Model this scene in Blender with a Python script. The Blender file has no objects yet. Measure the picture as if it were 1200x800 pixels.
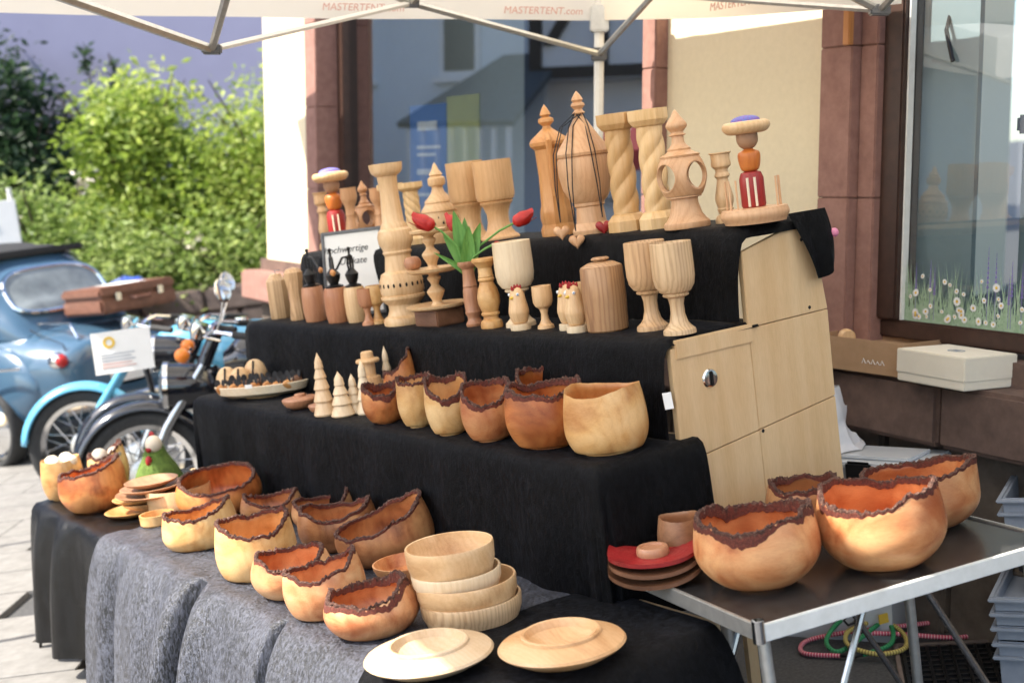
import bpy, bmesh, math, random
from mathutils import Vector, Matrix, noise, Quaternion
R = math.radians
sc = bpy.context.scene
COL = sc.collection
random.seed(7)

# ------------------------------------------------------------------ camera
PITCH = math.atan(191 / 1600)
cd = bpy.data.cameras.new('camera')
cd.sensor_width = 36; cd.lens = 48.0; cd.clip_end = 300; cd.clip_start = 0.05
cd.dof.use_dof = True; cd.dof.focus_distance = 3.5; cd.dof.aperture_fstop = 3.2
cam = bpy.data.objects.new('camera', cd); COL.objects.link(cam)
cam.location = (0, 0, 1.6); cam.rotation_euler = (R(90) - PITCH, 0, 0)
sc.camera = cam

# ------------------------------------------------------------------ sky, sun, exposure
SUN = Vector((-0.68, -0.16, 0.72)).normalized()
w = bpy.data.worlds.new('World'); sc.world = w; w.use_nodes = True
nt = w.node_tree; nt.nodes.clear()
sky = nt.nodes.new('ShaderNodeTexSky'); sky.sky_type = 'NISHITA'; sky.sun_disc = False
sky.sun_elevation = math.asin(SUN.z); sky.sun_rotation = math.atan2(SUN.x, SUN.y)
sky.air_density = 1.0; sky.dust_density = 1.6
bg = nt.nodes.new('ShaderNodeBackground'); bg.inputs['Strength'].default_value = 0.15
ow = nt.nodes.new('ShaderNodeOutputWorld')
nt.links.new(sky.outputs[0], bg.inputs[0]); nt.links.new(bg.outputs[0], ow.inputs[0])
sl = bpy.data.lights.new('sun', 'SUN'); sl.energy = 4.2; sl.angle = R(0.53); sl.color = (1.0, 0.94, 0.84)
so = bpy.data.objects.new('sun', sl); COL.objects.link(so)
so.rotation_euler = SUN.to_track_quat('Z', 'Y').to_euler()
sc.view_settings.view_transform = 'Standard'; sc.view_settings.look = 'None'
sc.view_settings.exposure = 1.48; sc.view_settings.gamma = 1.0
sc.view_settings.use_curve_mapping = False
sc.cycles.max_bounces = 10; sc.cycles.transparent_max_bounces = 12
sc.cycles.use_denoising = True

# ------------------------------------------------------------------ frames
RHO = R(7.3)                                    # the street climbs to the right
GM = Matrix.Rotation(-RHO, 4, 'Y')              # ground frame
SM = GM @ Matrix.Rotation(R(33.9 - 90), 4, 'Z') # stall frame on that ground: -Y is its front
BM = Matrix.Translation((1.32, 4.30, 0)) @ Matrix.Rotation(R(31 - 90), 4, 'Z')   # shop front: +Y into the wall
WM = Matrix.Identity(4)

# ------------------------------------------------------------------ materials
MATS = {}
class NB:
    def __init__(s, name):
        s.m = bpy.data.materials.new(name); s.m.use_nodes = True
        s.t = s.m.node_tree; s.b = s.t.nodes['Principled BSDF']; s.out = s.t.nodes['Material Output']
    def n(s, t, **kw):
        x = s.t.nodes.new(t)
        for k, v in kw.items():
            if hasattr(x, k): setattr(x, k, v)
            else: x.inputs[k].default_value = v
        return x
    def l(s, a, b): s.t.links.new(a, b)
    def coords(s, scale=(1, 1, 1), seeded=True):
        tc = s.n('ShaderNodeTexCoord'); mp = s.n('ShaderNodeMapping'); mp.inputs['Scale'].default_value = scale
        s.l(tc.outputs['Object'], mp.inputs['Vector'])
        if seeded:
            oi = s.n('ShaderNodeObjectInfo'); vm = s.n('ShaderNodeVectorMath', operation='SCALE'); vm.inputs['Scale'].default_value = 3.7
            s.l(oi.outputs['Location'], vm.inputs[0]); s.l(vm.outputs[0], mp.inputs['Location'])
        return mp.outputs[0]
    def ramp(s, fac, stops):
        r = s.n('ShaderNodeValToRGB'); e = r.color_ramp.elements
        while len(e) < len(stops): e.new(0.5)
        for q, (p, c) in zip(e, stops): q.position = p; q.color = (*c[:3], 1)
        s.l(fac, r.inputs[0]); return r.outputs[0]
    def bump(s, h, strength, dist=0.002):
        b = s.n('ShaderNodeBump'); b.inputs['Strength'].default_value = strength; b.inputs['Distance'].default_value = dist
        s.l(h, b.inputs['Height']); s.l(b.outputs[0], s.b.inputs['Normal'])
    def mix(s, f, a, b, mode='MIX'):
        m = s.n('ShaderNodeMix'); m.data_type = 'RGBA'; m.blend_type = mode
        for i, v in ((0, f), (6, a), (7, b)):
            if hasattr(v, 'node'): s.l(v, m.inputs[i])
            else: m.inputs[i].default_value = v if i == 0 else (*v[:3], 1)
        return m.outputs[2]

def surf(name, c1, c2=None, scale=20, rough=0.5, bump=0.2, metal=0, dist=0.002, stretch=(1, 1, 1), **inp):
    """painted, metal, stone or plastic surface: two tones broken up by noise, fine relief"""
    b = NB(name); c2 = c2 or tuple(x * 0.75 for x in c1)
    v = b.coords(tuple(x * scale for x in stretch))
    n = b.n('ShaderNodeTexNoise', Detail=8.0, Roughness=0.62); n.inputs['Scale'].default_value = 1.0; b.l(v, n.inputs['Vector'])
    b.l(b.ramp(n.outputs[0], [(0.3, c2), (0.68, c1)]), b.b.inputs['Base Color'])
    b.b.inputs['Roughness'].default_value = rough; b.b.inputs['Metallic'].default_value = metal
    for k, x in inp.items(): b.b.inputs[k].default_value = x
    if bump: b.bump(n.outputs[0], bump, dist)
    MATS[name] = b.m; return b.m

def wood(name, dark, mid, light, axis='Z', ring=26, rough=0.36, knots=0.35, wmix=None):
    b = NB(name)
    st = {'Z': (1, 1, .10), 'X': (.22, 1, 1), 'Y': (1, .10, 1)}[axis]
    v0 = b.coords(tuple(q * 1.0 for q in st)); wn = b.n('ShaderNodeTexNoise', Detail=2.0); wn.inputs['Scale'].default_value = 9; b.l(v0, wn.inputs['Vector'])
    vs = b.n('ShaderNodeVectorMath', operation='MULTIPLY_ADD'); vs.inputs[1].default_value = (.06,) * 3 if axis == 'X' else (.012,) * 3; b.l(wn.outputs['Color'], vs.inputs[0]); b.l(v0, vs.inputs[2]); v = vs.outputs[0]
    big = b.n('ShaderNodeTexNoise', Detail=3.0); big.inputs['Scale'].default_value = 14; b.l(v, big.inputs['Vector'])
    wv = b.n('ShaderNodeTexWave', wave_type='RINGS', rings_direction={'Z': 'Z', 'X': 'X', 'Y': 'Y'}[axis])
    wv.inputs['Scale'].default_value = ring; wv.inputs['Distortion'].default_value = 5.5; wv.inputs['Detail'].default_value = 3; wv.inputs['Detail Scale'].default_value = 1.6
    b.l(v, wv.inputs['Vector'])
    fine = b.n('ShaderNodeTexNoise', Detail=6.0); fine.inputs['Scale'].default_value = 330; b.l(v, fine.inputs['Vector'])
    c = b.ramp(big.outputs[0], [(0.34, dark), (0.46, mid), (0.60, light)] if axis == 'X' else [(0.28, dark), (0.47, mid), (0.72, light)])
    c = b.mix(wmix if wmix else (.17 if axis == 'X' else .24), c, b.ramp(wv.outputs[0], [(0.0, dark), (0.3, mid), (1.0, light)]))
    c = b.mix(0.16, c, b.ramp(fine.outputs[0], [(0.35, tuple(q * .66 for q in mid)), (0.6, light)]))
    v2 = b.coords((1, 1, 1)); bl = b.n('ShaderNodeTexNoise', Detail=2.0); bl.inputs['Scale'].default_value = 7; b.l(v2, bl.inputs['Vector'])
    c = b.mix(b.ramp(bl.outputs[0], [(0.5, (0, 0, 0)), (0.75, (knots,) * 3)]), c, dark)
    oi = b.n('ShaderNodeObjectInfo'); wn2 = b.n('ShaderNodeTexWhiteNoise', noise_dimensions='3D'); b.l(oi.outputs['Location'], wn2.inputs['Vector'])
    c = b.mix(.75, c, b.ramp(wn2.outputs['Value'], [(0, (.72, .58, .45)), (.3, (1, .92, .82)), (.6, (1, 1, 1)), (.8, (1, .9, .78)), (1, (.95, .76, .60))]), 'MULTIPLY')
    ia = b.n('ShaderNodeAttribute'); ia.attribute_name = 'heart'
    c = b.mix(ia.outputs['Fac'], c, (.92, .58, .36), 'MULTIPLY')
    b.l(c, b.b.inputs['Base Color'])
    rr = b.ramp(fine.outputs[0], [(0.3, (rough + .14,) * 3), (0.7, (rough - .06,) * 3)]); b.l(rr, b.b.inputs['Roughness'])
    b.bump(fine.outputs[0], 0.08, 0.001)
    MATS[name] = b.m; return b.m

wood('maple', (.52, .30, .13), (.68, .45, .235), (.77, .57, .35))
wood('maple_flat', (.50, .29, .13), (.66, .44, .23), (.76, .56, .34), axis='X')
wood('beech', (.46, .23, .10), (.62, .36, .19), (.70, .46, .28))
wood('pine', (.58, .36, .14), (.74, .51, .25), (.80, .61, .37), ring=18)
wood('spruce_white', (.62, .47, .29), (.74, .60, .41), (.80, .69, .52), knots=.1)
wood('cherry', (.20, .045, .010), (.50, .155, .042), (.66, .30, .10), axis='X', ring=15, knots=.8)
wood('apple', (.34, .085, .025), (.62, .27, .11), (.76, .46, .235), axis='X', ring=12, knots=.8)
wood('birch', (.42, .19, .055), (.64, .38, .145), (.74, .52, .26), axis='X', ring=14, knots=.5)
wood('plum', (.20, .07, .025), (.44, .19, .08), (.60, .33, .15), axis='X', ring=14, knots=.7)
wood('ash_dark', (.19, .095, .05), (.33, .17, .09), (.45, .26, .15), axis='X')
wood('pear', (.33, .14, .07), (.45, .21, .11), (.53, .29, .17))
wood('walnut', (.08, .035, .018), (.16, .075, .04), (.24, .12, .07), axis='X')
wood('oiled', (.42, .16, .045), (.58, .26, .08), (.64, .34, .13))
wood('ash', (.34, .20, .10), (.60, .42, .24), (.70, .53, .34), ring=34, knots=.2, wmix=.5)
wood('ash_brown', (.20, .095, .045), (.42, .24, .12), (.52, .33, .18), ring=30, knots=.2, wmix=.5)
wood('plywood', (.58, .37, .175), (.67, .46, .245), (.71, .515, .295), axis='Z', ring=7, rough=.55, knots=.25)
wood('red_stain', (.15, .006, .006), (.29, .011, .013), (.35, .035, .03))
wood('orange_stain', (.40, .09, .015), (.55, .15, .02), (.60, .22, .05))

def bark_mat():
    b = NB('bark'); at = b.n('ShaderNodeAttribute'); at.attribute_name = 'crust'
    v = b.coords((1, 1, 1)); n = b.n('ShaderNodeTexNoise', Detail=8.0, Roughness=.7); n.inputs['Scale'].default_value = 170; b.l(v, n.inputs['Vector'])
    crust = b.ramp(n.outputs[0], [(0.36, (.022, .008, .005)), (0.54, (.085, .030, .017)), (0.63, (.17, .095, .065)), (0.71, (.50, .42, .34))])
    red = b.ramp(n.outputs[0], [(0.3, (.05, .010, .006)), (0.6, (.15, .030, .014)), (.75, (.26, .075, .03))])
    mth = b.n('ShaderNodeMath', operation='MULTIPLY_ADD'); b.l(n.outputs[0], mth.inputs[0]); mth.inputs[1].default_value = 0.7; b.l(at.outputs['Fac'], mth.inputs[2])
    b.l(b.mix(b.ramp(mth.outputs[0], [(.72, (0, 0, 0)), (.95, (1, 1, 1))]), red, crust), b.b.inputs['Base Color'])
    b.b.inputs['Roughness'].default_value = .8; b.bump(n.outputs[0], 0.9, 0.004); MATS['bark'] = b.m
bark_mat()

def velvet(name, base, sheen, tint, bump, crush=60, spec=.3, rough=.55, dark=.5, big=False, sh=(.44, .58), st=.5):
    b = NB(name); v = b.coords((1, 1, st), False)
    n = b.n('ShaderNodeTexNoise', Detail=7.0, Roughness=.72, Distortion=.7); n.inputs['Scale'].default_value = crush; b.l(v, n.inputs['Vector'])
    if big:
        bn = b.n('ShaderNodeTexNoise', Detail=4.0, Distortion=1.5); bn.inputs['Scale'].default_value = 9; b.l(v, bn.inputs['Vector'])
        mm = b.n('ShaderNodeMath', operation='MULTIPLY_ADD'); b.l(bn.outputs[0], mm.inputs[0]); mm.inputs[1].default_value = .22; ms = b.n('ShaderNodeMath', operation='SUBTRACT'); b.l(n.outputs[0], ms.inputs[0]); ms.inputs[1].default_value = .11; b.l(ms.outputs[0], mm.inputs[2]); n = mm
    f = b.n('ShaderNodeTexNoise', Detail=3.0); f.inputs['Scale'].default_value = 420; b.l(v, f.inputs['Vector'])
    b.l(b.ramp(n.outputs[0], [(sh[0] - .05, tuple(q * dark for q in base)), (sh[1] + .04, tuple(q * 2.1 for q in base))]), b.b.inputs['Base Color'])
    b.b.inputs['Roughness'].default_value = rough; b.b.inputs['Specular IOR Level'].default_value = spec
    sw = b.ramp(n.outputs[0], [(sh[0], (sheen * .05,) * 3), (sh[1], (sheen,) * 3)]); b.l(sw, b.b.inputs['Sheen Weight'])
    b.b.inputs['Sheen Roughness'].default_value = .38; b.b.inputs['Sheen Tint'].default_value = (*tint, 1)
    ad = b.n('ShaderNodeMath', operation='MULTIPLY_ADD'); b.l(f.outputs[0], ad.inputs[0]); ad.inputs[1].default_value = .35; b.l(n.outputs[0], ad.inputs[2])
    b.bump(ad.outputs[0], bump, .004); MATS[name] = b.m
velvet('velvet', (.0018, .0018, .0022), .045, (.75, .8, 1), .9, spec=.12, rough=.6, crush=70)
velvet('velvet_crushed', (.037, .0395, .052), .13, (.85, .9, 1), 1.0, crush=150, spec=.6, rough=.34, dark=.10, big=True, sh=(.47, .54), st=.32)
velvet('velvet_gloss', (.0025, .0026, .003), .01, (.8, .85, 1), 1.0, crush=26, spec=.32, rough=.27, st=.3)

surf('asphalt', (.085, .083, .082), (.035, .035, .036), 90, .85, .7, dist=.004)
surf('paving', (.22, .21, .195), (.15, .142, .13), 14, .8, .4)
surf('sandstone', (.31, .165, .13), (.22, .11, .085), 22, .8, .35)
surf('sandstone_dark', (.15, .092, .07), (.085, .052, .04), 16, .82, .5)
surf('plinth_stone', (.16, .125, .095), (.07, .052, .04), 9, .85, .7, dist=.006)
surf('plaster', (.72, .62, .43), (.67, .575, .395), 40, .85, .25)
surf('frame_brown', (.055, .026, .018), (.032, .016, .011), 30, .45, .2)
surf('canvas', (.80, .77, .70), (.76, .72, .65), 30, .75, .2)
surf('alu', (.62, .61, .57), (.50, .49, .46), 40, .38, .1, metal=.75)
surf('steel', (.55, .56, .58), (.42, .43, .45), 60, .25, .05, metal=1)
surf('chrome', (.80, .80, .80), (.70, .70, .70), 30, .10, .02, metal=1)
surf('white_paint', (.78, .77, .73), (.66, .65, .60), 25, .5, .15)
surf('grey_plastic', (.30, .33, .38), (.25, .28, .33), 20, .45, .1)
surf('black_plastic', (.012, .012, .013), None, 30, .4, .1)
surf('black_iron', (.022, .021, .022), (.010, .010, .010), 50, .35, .25, metal=.4)
surf('black_felt', (.030, .030, .032), (.014, .014, .015), 60, .9, .5)
surf('rubber', (.030, .030, .030), (.016, .016, .016), 40, .75, .3)
surf('table_black', (.040, .039, .038), (.022, .021, .021), 30, .22, .1)
surf('kraft', (.42, .26, .145), (.37, .225, .12), 25, .8, .15)
surf('cream_card', (.76, .70, .58), (.73, .67, .55), 25, .7, .1)
surf('paper', (.80, .79, .76), (.76, .75, .72), 12, .8, .1)
surf('ink', (.05, .05, .055), None, 30, .7, 0)
surf('red_ink', (.62, .33, .27), (.58, .30, .24), 30, .7, 0)
surf('grey_frame', (.13, .13, .135), (.09, .09, .09), 30, .4, .1)
surf('car_blue', (.052, .108, .17), (.048, .10, .158), 6, .26, .02, **{'Coat Weight': .7})
surf('sky_blue_paint', (.12, .42, .62), (.10, .37, .56), 6, .22, .02, **{'Coat Weight': .6})
surf('black_paint', (.010, .012, .018), (.008, .009, .013), 6, .15, .02, **{'Coat Weight': .8})
surf('leather_brown', (.21, .095, .06), (.13, .055, .035), 18, .5, .3)
surf('amber', (.85, .25, .03), (.8, .2, .02), 20, .2, 0)
surf('red_lamp', (.45, .02, .02), None, 20, .2, 0)
surf('red_comb', (.36, .012, .015), (.28, .01, .01), 40, .6, .2)
surf('yellow_paint', (.75, .50, .06), (.68, .42, .05), 40, .5, .1)
surf('blue_dot', (.10, .30, .55), None, 40, .4, 0)
surf('white_dot', (.8, .8, .8), None, 40, .4, 0)
surf('tulip_red', (.55, .028, .018), (.40, .012, .012), 60, .45, .15, **{'Subsurface Weight': .15})
surf('tulip_leaf', (.16, .36, .075), (.10, .26, .05), 30, .45, .2, stretch=(6, 6, .6))
surf('moss_wool', (.13, .20, .035), (.07, .12, .02), 60, .95, .6)
surf('eggshell', (.78, .68, .52), (.68, .58, .44), 30, .5, .1)
surf('stone_grey', (.42, .36, .30), (.30, .25, .20), 30, .6, .2)
surf('cushion_blue', (.06, .20, .55), (.25, .06, .30), 160, .6, .5)
surf('dark_gap', (.006, .005, .005), None, 30, .9, 0)
surf('lilac_wall', (.27, .265, .38), (.25, .245, .355), 3, .9, .15)
surf('house_grey', (.70, .77, .86), (.66, .73, .82), 4, .9, .2)
surf('house_white', (.80, .80, .82), (.75, .75, .77), 4, .9, .2)
surf('timber', (.055, .038, .028), (.035, .024, .018), 20, .8, .4)
surf('slate', (.085, .10, .115), (.055, .065, .075), 10, .6, .4)
surf('dark_room', (.045, .05, .055), (.03, .032, .035), 3, .9, 0)
surf('pale_room', (.22, .27, .29), (.19, .24, .26), 3, .8, 0)
surf('poster_blue', (.10, .22, .48), (.09, .20, .45), 8, .6, 0)
surf('poster_yellow', (.52, .53, .22), (.46, .47, .20), 8, .6, 0)
surf('green_tag', (.20, .55, .10), None, 20, .5, 0)
surf('blue_tarp', (.035, .09, .42), (.025, .06, .32), 12, .5, .6)
surf('sticker_green', (.36, .47, .34), (.22, .34, .20), 60, .5, 0)
surf('soil', (.09, .065, .045), (.05, .035, .025), 12, .95, .8, dist=.02)
surf('bark_trunk', (.10, .075, .05), (.05, .036, .024), 20, .9, .8, dist=.01)
surf('curb_stone', (.20, .15, .125), (.12, .09, .075), 8, .85, .6, dist=.006)
surf('bag_white', (.72, .72, .74), (.62, .63, .66), 10, .5, .4)
surf('pink', (.75, .25, .40), None, 20, .5, 0)
surf('awning_red', (.45, .03, .03), None, 10, .7, .1)
surf('skin_wood', (.40, .22, .12), None, 20, .5, .1)

def canvas_translucent():
    b = NB('canvas_roof'); tr = b.n('ShaderNodeBsdfTranslucent'); tr.inputs[0].default_value = (.90, .87, .82, 1)
    mx = b.n('ShaderNodeMixShader'); mx.inputs[0].default_value = .48
    b.b.inputs['Base Color'].default_value = (.80, .77, .71, 1); b.b.inputs['Roughness'].default_value = .8
    b.l(b.b.outputs[0], mx.inputs[1]); b.l(tr.outputs[0], mx.inputs[2]); b.l(mx.outputs[0], b.out.inputs[0]); MATS['canvas_roof'] = b.m
canvas_translucent()
def glass(name, tint, f0=.06, haze=0.0, hazecol=(.6, .65, .7)):
    """thin pane: Fresnel mirror over clear"""
    b = NB(name); t = b.n('ShaderNodeBsdfTransparent'); t.inputs[0].default_value = (*tint, 1)
    g = b.n('ShaderNodeBsdfGlossy'); g.inputs['Roughness'].default_value = .01
    lw = b.n('ShaderNodeLayerWeight'); lw.inputs['Blend'].default_value = .5; pw = b.n('ShaderNodeMath', operation='POWER'); pw.inputs[1].default_value = 5; b.l(lw.outputs['Facing'], pw.inputs[0])
    fr = b.n('ShaderNodeMath', operation='MULTIPLY_ADD'); fr.inputs[1].default_value = 1 - f0; fr.inputs[2].default_value = f0; b.l(pw.outputs[0], fr.inputs[0])
    mx = b.n('ShaderNodeMixShader'); b.l(fr.outputs[0], mx.inputs[0])
    src = t.outputs[0]
    if haze:
        d = b.n('ShaderNodeBsdfDiffuse'); d.inputs[0].default_value = (*hazecol, 1)
        m2 = b.n('ShaderNodeMixShader'); m2.inputs[0].default_value = haze; b.l(src, m2.inputs[1]); b.l(d.outputs[0], m2.inputs[2]); src = m2.outputs[0]
    b.l(src, mx.inputs[1]); b.l(g.outputs[0], mx.inputs[2]); b.l(mx.outputs[0], b.out.inputs[0]); MATS[name] = b.m
glass('shop_glass', (.85, .9, .92), f0=.46)
glass('shop_glass_clear', (.9, .95, .95), f0=.16)
glass('car_glass', (.55, .62, .62), f0=.08)
glass('bin_plastic', (.80, .84, .88), f0=.04, haze=.8, hazecol=(.74, .77, .80))
def leafmat(name, c1, c2, c3):
    b = NB(name); g = b.n('ShaderNodeAttribute'); g.attribute_name = 'tone'
    c = b.ramp(g.outputs['Fac'], [(0, c1), (.5, c2), (1, c3)])
    b.l(c, b.b.inputs['Base Color']); b.b.inputs['Roughness'].default_value = .5
    tr = b.n('ShaderNodeBsdfTranslucent'); b.l(c, tr.inputs[0]); mx = b.n('ShaderNodeMixShader'); mx.inputs[0].default_value = .5
    b.l(b.b.outputs[0], mx.inputs[1]); b.l(tr.outputs[0], mx.inputs[2]); b.l(mx.outputs[0], b.out.inputs[0]); MATS[name] = b.m
leafmat('leaf_bright', (.15, .23, .03), (.32, .43, .07), (.52, .58, .16))
leafmat('leaf_mid', (.12, .19, .04), (.26, .36, .085), (.42, .50, .17))
leafmat('leaf_dark', (.014, .035, .016), (.03, .065, .025), (.06, .11, .05))
def cord(name, ca, cb, scale):
    b = NB(name); tc = b.n('ShaderNodeAttribute'); tc.attribute_name = 'along'
    m = b.n('ShaderNodeMath', operation='SINE'); k = b.n('ShaderNodeMath', operation='MULTIPLY'); k.inputs[1].default_value = scale
    b.l(tc.outputs['Fac'], k.inputs[0]); b.l(k.outputs[0], m.inputs[0])
    b.l(b.ramp(m.outputs[0], [(.35, ca), (.6, cb)]), b.b.inputs['Base Color']); b.b.inputs['Roughness'].default_value = .7; MATS[name] = b.m
cord('cord_pink', (.55, .06, .12), (.75, .45, .45), 700); cord('cord_green', (.02, .20, .07), (.05, .32, .12), 700); cord('cord_yellow', (.55, .45, .12), (.20, .12, .04), 700)

# ------------------------------------------------------------------ geometry helpers
class G:
    """collects faces for ONE mesh"""
    def __init__(s): s.v, s.f = [], []
    def add(s, v, f):
        k = len(s.v); s.v += [tuple(p) for p in v]; s.f += [tuple(i + k for i in q) for q in f]; return s
    def box(s, lo, hi, m=None):
        v = [Vector((x, y, z)) for z in (lo[2], hi[2]) for y in (lo[1], hi[1]) for x in (lo[0], hi[0])]
        if m is not None: v = [m @ p for p in v]
        return s.add(v, [(0, 2, 3, 1), (4, 5, 7, 6), (0, 1, 5, 4), (2, 6, 7, 3), (0, 4, 6, 2), (1, 3, 7, 5)])
    def lathe(s, prof, seg=32, m=None, ex=1.0, ey=1.0, ph=0):
        v, f = [], []; n = len(prof)
        for r, z in prof:
            for k in range(seg):
                a = 2 * math.pi * k / seg + ph; v.append(Vector((r * ex * math.cos(a), r * ey * math.sin(a), z)))
        for i in range(n - 1):
            for k in range(seg):
                a, b = i * seg + k, i * seg + (k + 1) % seg
                f.append((a, b, b + seg, a + seg))
        if m is not None: v = [m @ p for p in v]
        return s.add(v, f)
    def tube(s, pts, r, seg=8, cap=True, rr=None):
        pts = [Vector(p) for p in pts]; n = len(pts); v, f = [], []
        t0 = (pts[1] - pts[0]).normalized(); up = Vector((0, 0, 1)) if abs(t0.z) < .9 else Vector((1, 0, 0))
        x = t0.cross(up).normalized()
        for i, p in enumerate(pts):
            t = (pts[min(i + 1, n - 1)] - pts[max(i - 1, 0)]).normalized()
            x = (x - t * x.dot(t)).normalized(); y = t.cross(x); q = rr[i] if rr else r
            for k in range(seg):
                a = 2 * math.pi * k / seg; v.append(p + x * math.cos(a) * q + y * math.sin(a) * q)
        for i in range(n - 1):
            for k in range(seg):
                a, b = i * seg + k, i * seg + (k + 1) % seg; f.append((a, b, b + seg, a + seg))
        if cap: f += [tuple(range(seg))[::-1], tuple((n - 1) * seg + k for k in range(seg))]
        return s.add(v, f)
    def ball(s, c, r, seg=16, sc_=(1, 1, 1)):
        n = 9; prof = [(math.sin(math.pi * i / n), -math.cos(math.pi * i / n)) for i in range(n + 1)]
        m = Matrix.Translation(c) @ Matrix.Diagonal((r * sc_[0], r * sc_[1], r * sc_[2], 1))
        return s.lathe(prof, seg, m)
    def grid(s, nu, nv, fn, wrap=False):
        v = [fn(i / (nu - 1 if not wrap else nu), j / (nv - 1)) for j in range(nv) for i in range(nu)]
        f = []
        for j in range(nv - 1):
            for i in range(nu if wrap else nu - 1):
                a, b = j * nu + i, j * nu + (i + 1) % nu; f.append((a, b, b + nu, a + nu))
        return s.add(v, f)
    def obj(s, name, mat, parent=None, smooth=True, angle=38, bevel=0, frame=None, attr=None, fix=True, kind=None):
        me = bpy.data.meshes.new(name); me.from_pydata(s.v, [], s.f)
        if fix or bevel:
            bm = bmesh.new(); bm.from_mesh(me)
            if not attr: bmesh.ops.remove_doubles(bm, verts=bm.verts, dist=1e-5)
            bmesh.ops.dissolve_degenerate(bm, edges=bm.edges, dist=1e-6) if not attr else None
            bmesh.ops.recalc_face_normals(bm, faces=bm.faces)
            if bevel:
                es = [e for e in bm.edges if len(e.link_faces) == 2 and e.calc_face_angle(0) > .5]
                bmesh.ops.bevel(bm, geom=es, offset=bevel, segments=2, affect='EDGES', clamp_overlap=True)
            bm.to_mesh(me); bm.free()
        if attr:
            for an, vals in attr.items():
                a = me.attributes.new(an, 'FLOAT', 'POINT'); a.data.foreach_set('value', vals)
        if smooth and len(me.polygons):
            me.polygons.foreach_set('use_smooth', [True] * len(me.polygons)); me.set_sharp_from_angle(angle=R(angle))
        me.materials.append(MATS[mat]); me.update()
        o = bpy.data.objects.new(name, me); COL.objects.link(o)
        if parent is not None: o.parent = parent
        elif frame is not None: o.matrix_world = frame
        if kind: o['kind'] = kind
        return o

def tag(o, label, cat, group=None):
    o['label'] = label; o['category'] = cat
    if group: o['group'] = group
    return o
def thing(name, label, cat, loc=(0, 0, 0), rz=0, frame=None, group=None, tilt=None):
    o = bpy.data.objects.new(name, None); COL.objects.link(o); o.empty_display_size = .05
    m = (frame if frame is not None else SM) @ Matrix.Translation(loc) @ Matrix.Rotation(rz, 4, 'Z')
    if tilt: m = m @ tilt
    o.matrix_world = m; return tag(o, label, cat, group)
def clone(src, name, label=None, loc=None, rz=0, frame=None, parent=None, group=None):
    c = src.copy(); c.name = name; COL.objects.link(c)
    if parent is not None: c.parent = parent
    if label: c['label'] = label
    if group: c['group'] = group
    if loc is not None: c.matrix_world = (frame if frame is not None else SM) @ Matrix.Translation(loc) @ Matrix.Rotation(rz, 4, 'Z')
    for ch in src.children:
        k = ch.copy(); COL.objects.link(k); k.parent = c
        for g in ch.children:
            q = g.copy(); COL.objects.link(q); q.parent = k
    return c
def struct(o): o['kind'] = 'structure'; return o
def nz(x, y=0, z=0, s=1): return noise.noise(Vector((x * s, y * s, z * s)))
def smooth_prof(p, k=4):
    """Catmull-Rom through profile points"""
    o = []
    for i in range(len(p) - 1):
        a, b, c, d = p[max(i - 1, 0)], p[i], p[i + 1], p[min(i + 2, len(p) - 1)]
        for j in range(k):
            t = j / k; q = []
            for m in (0, 1):
                q.append(.5 * (2 * b[m] + (c[m] - a[m]) * t + (2 * a[m] - 5 * b[m] + 4 * c[m] - d[m]) * t * t + (3 * b[m] - a[m] - 3 * c[m] + d[m]) * t ** 3))
            o.append((max(q[0], 0), q[1]))
    return o + [p[-1]]
def text_mesh(s, size, mat, name, parent, loc, rot=(0, 0, 0), shear=0, ex=.0006, align='CENTER', frame=None):
    cu = bpy.data.curves.new(name, 'FONT'); cu.body = s; cu.size = size; cu.extrude = ex; cu.align_x = align; cu.shear = shear
    t = bpy.data.objects.new(name, cu); COL.objects.link(t)
    dg = bpy.context.evaluated_depsgraph_get(); me = bpy.data.meshes.new_from_object(t.evaluated_get(dg)); bpy.data.objects.remove(t)
    me.materials.clear(); me.materials.append(MATS[mat])
    o = bpy.data.objects.new(name, me); COL.objects.link(o); o.parent = parent
    o.location = loc; o.rotation_euler = rot; return o
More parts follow.
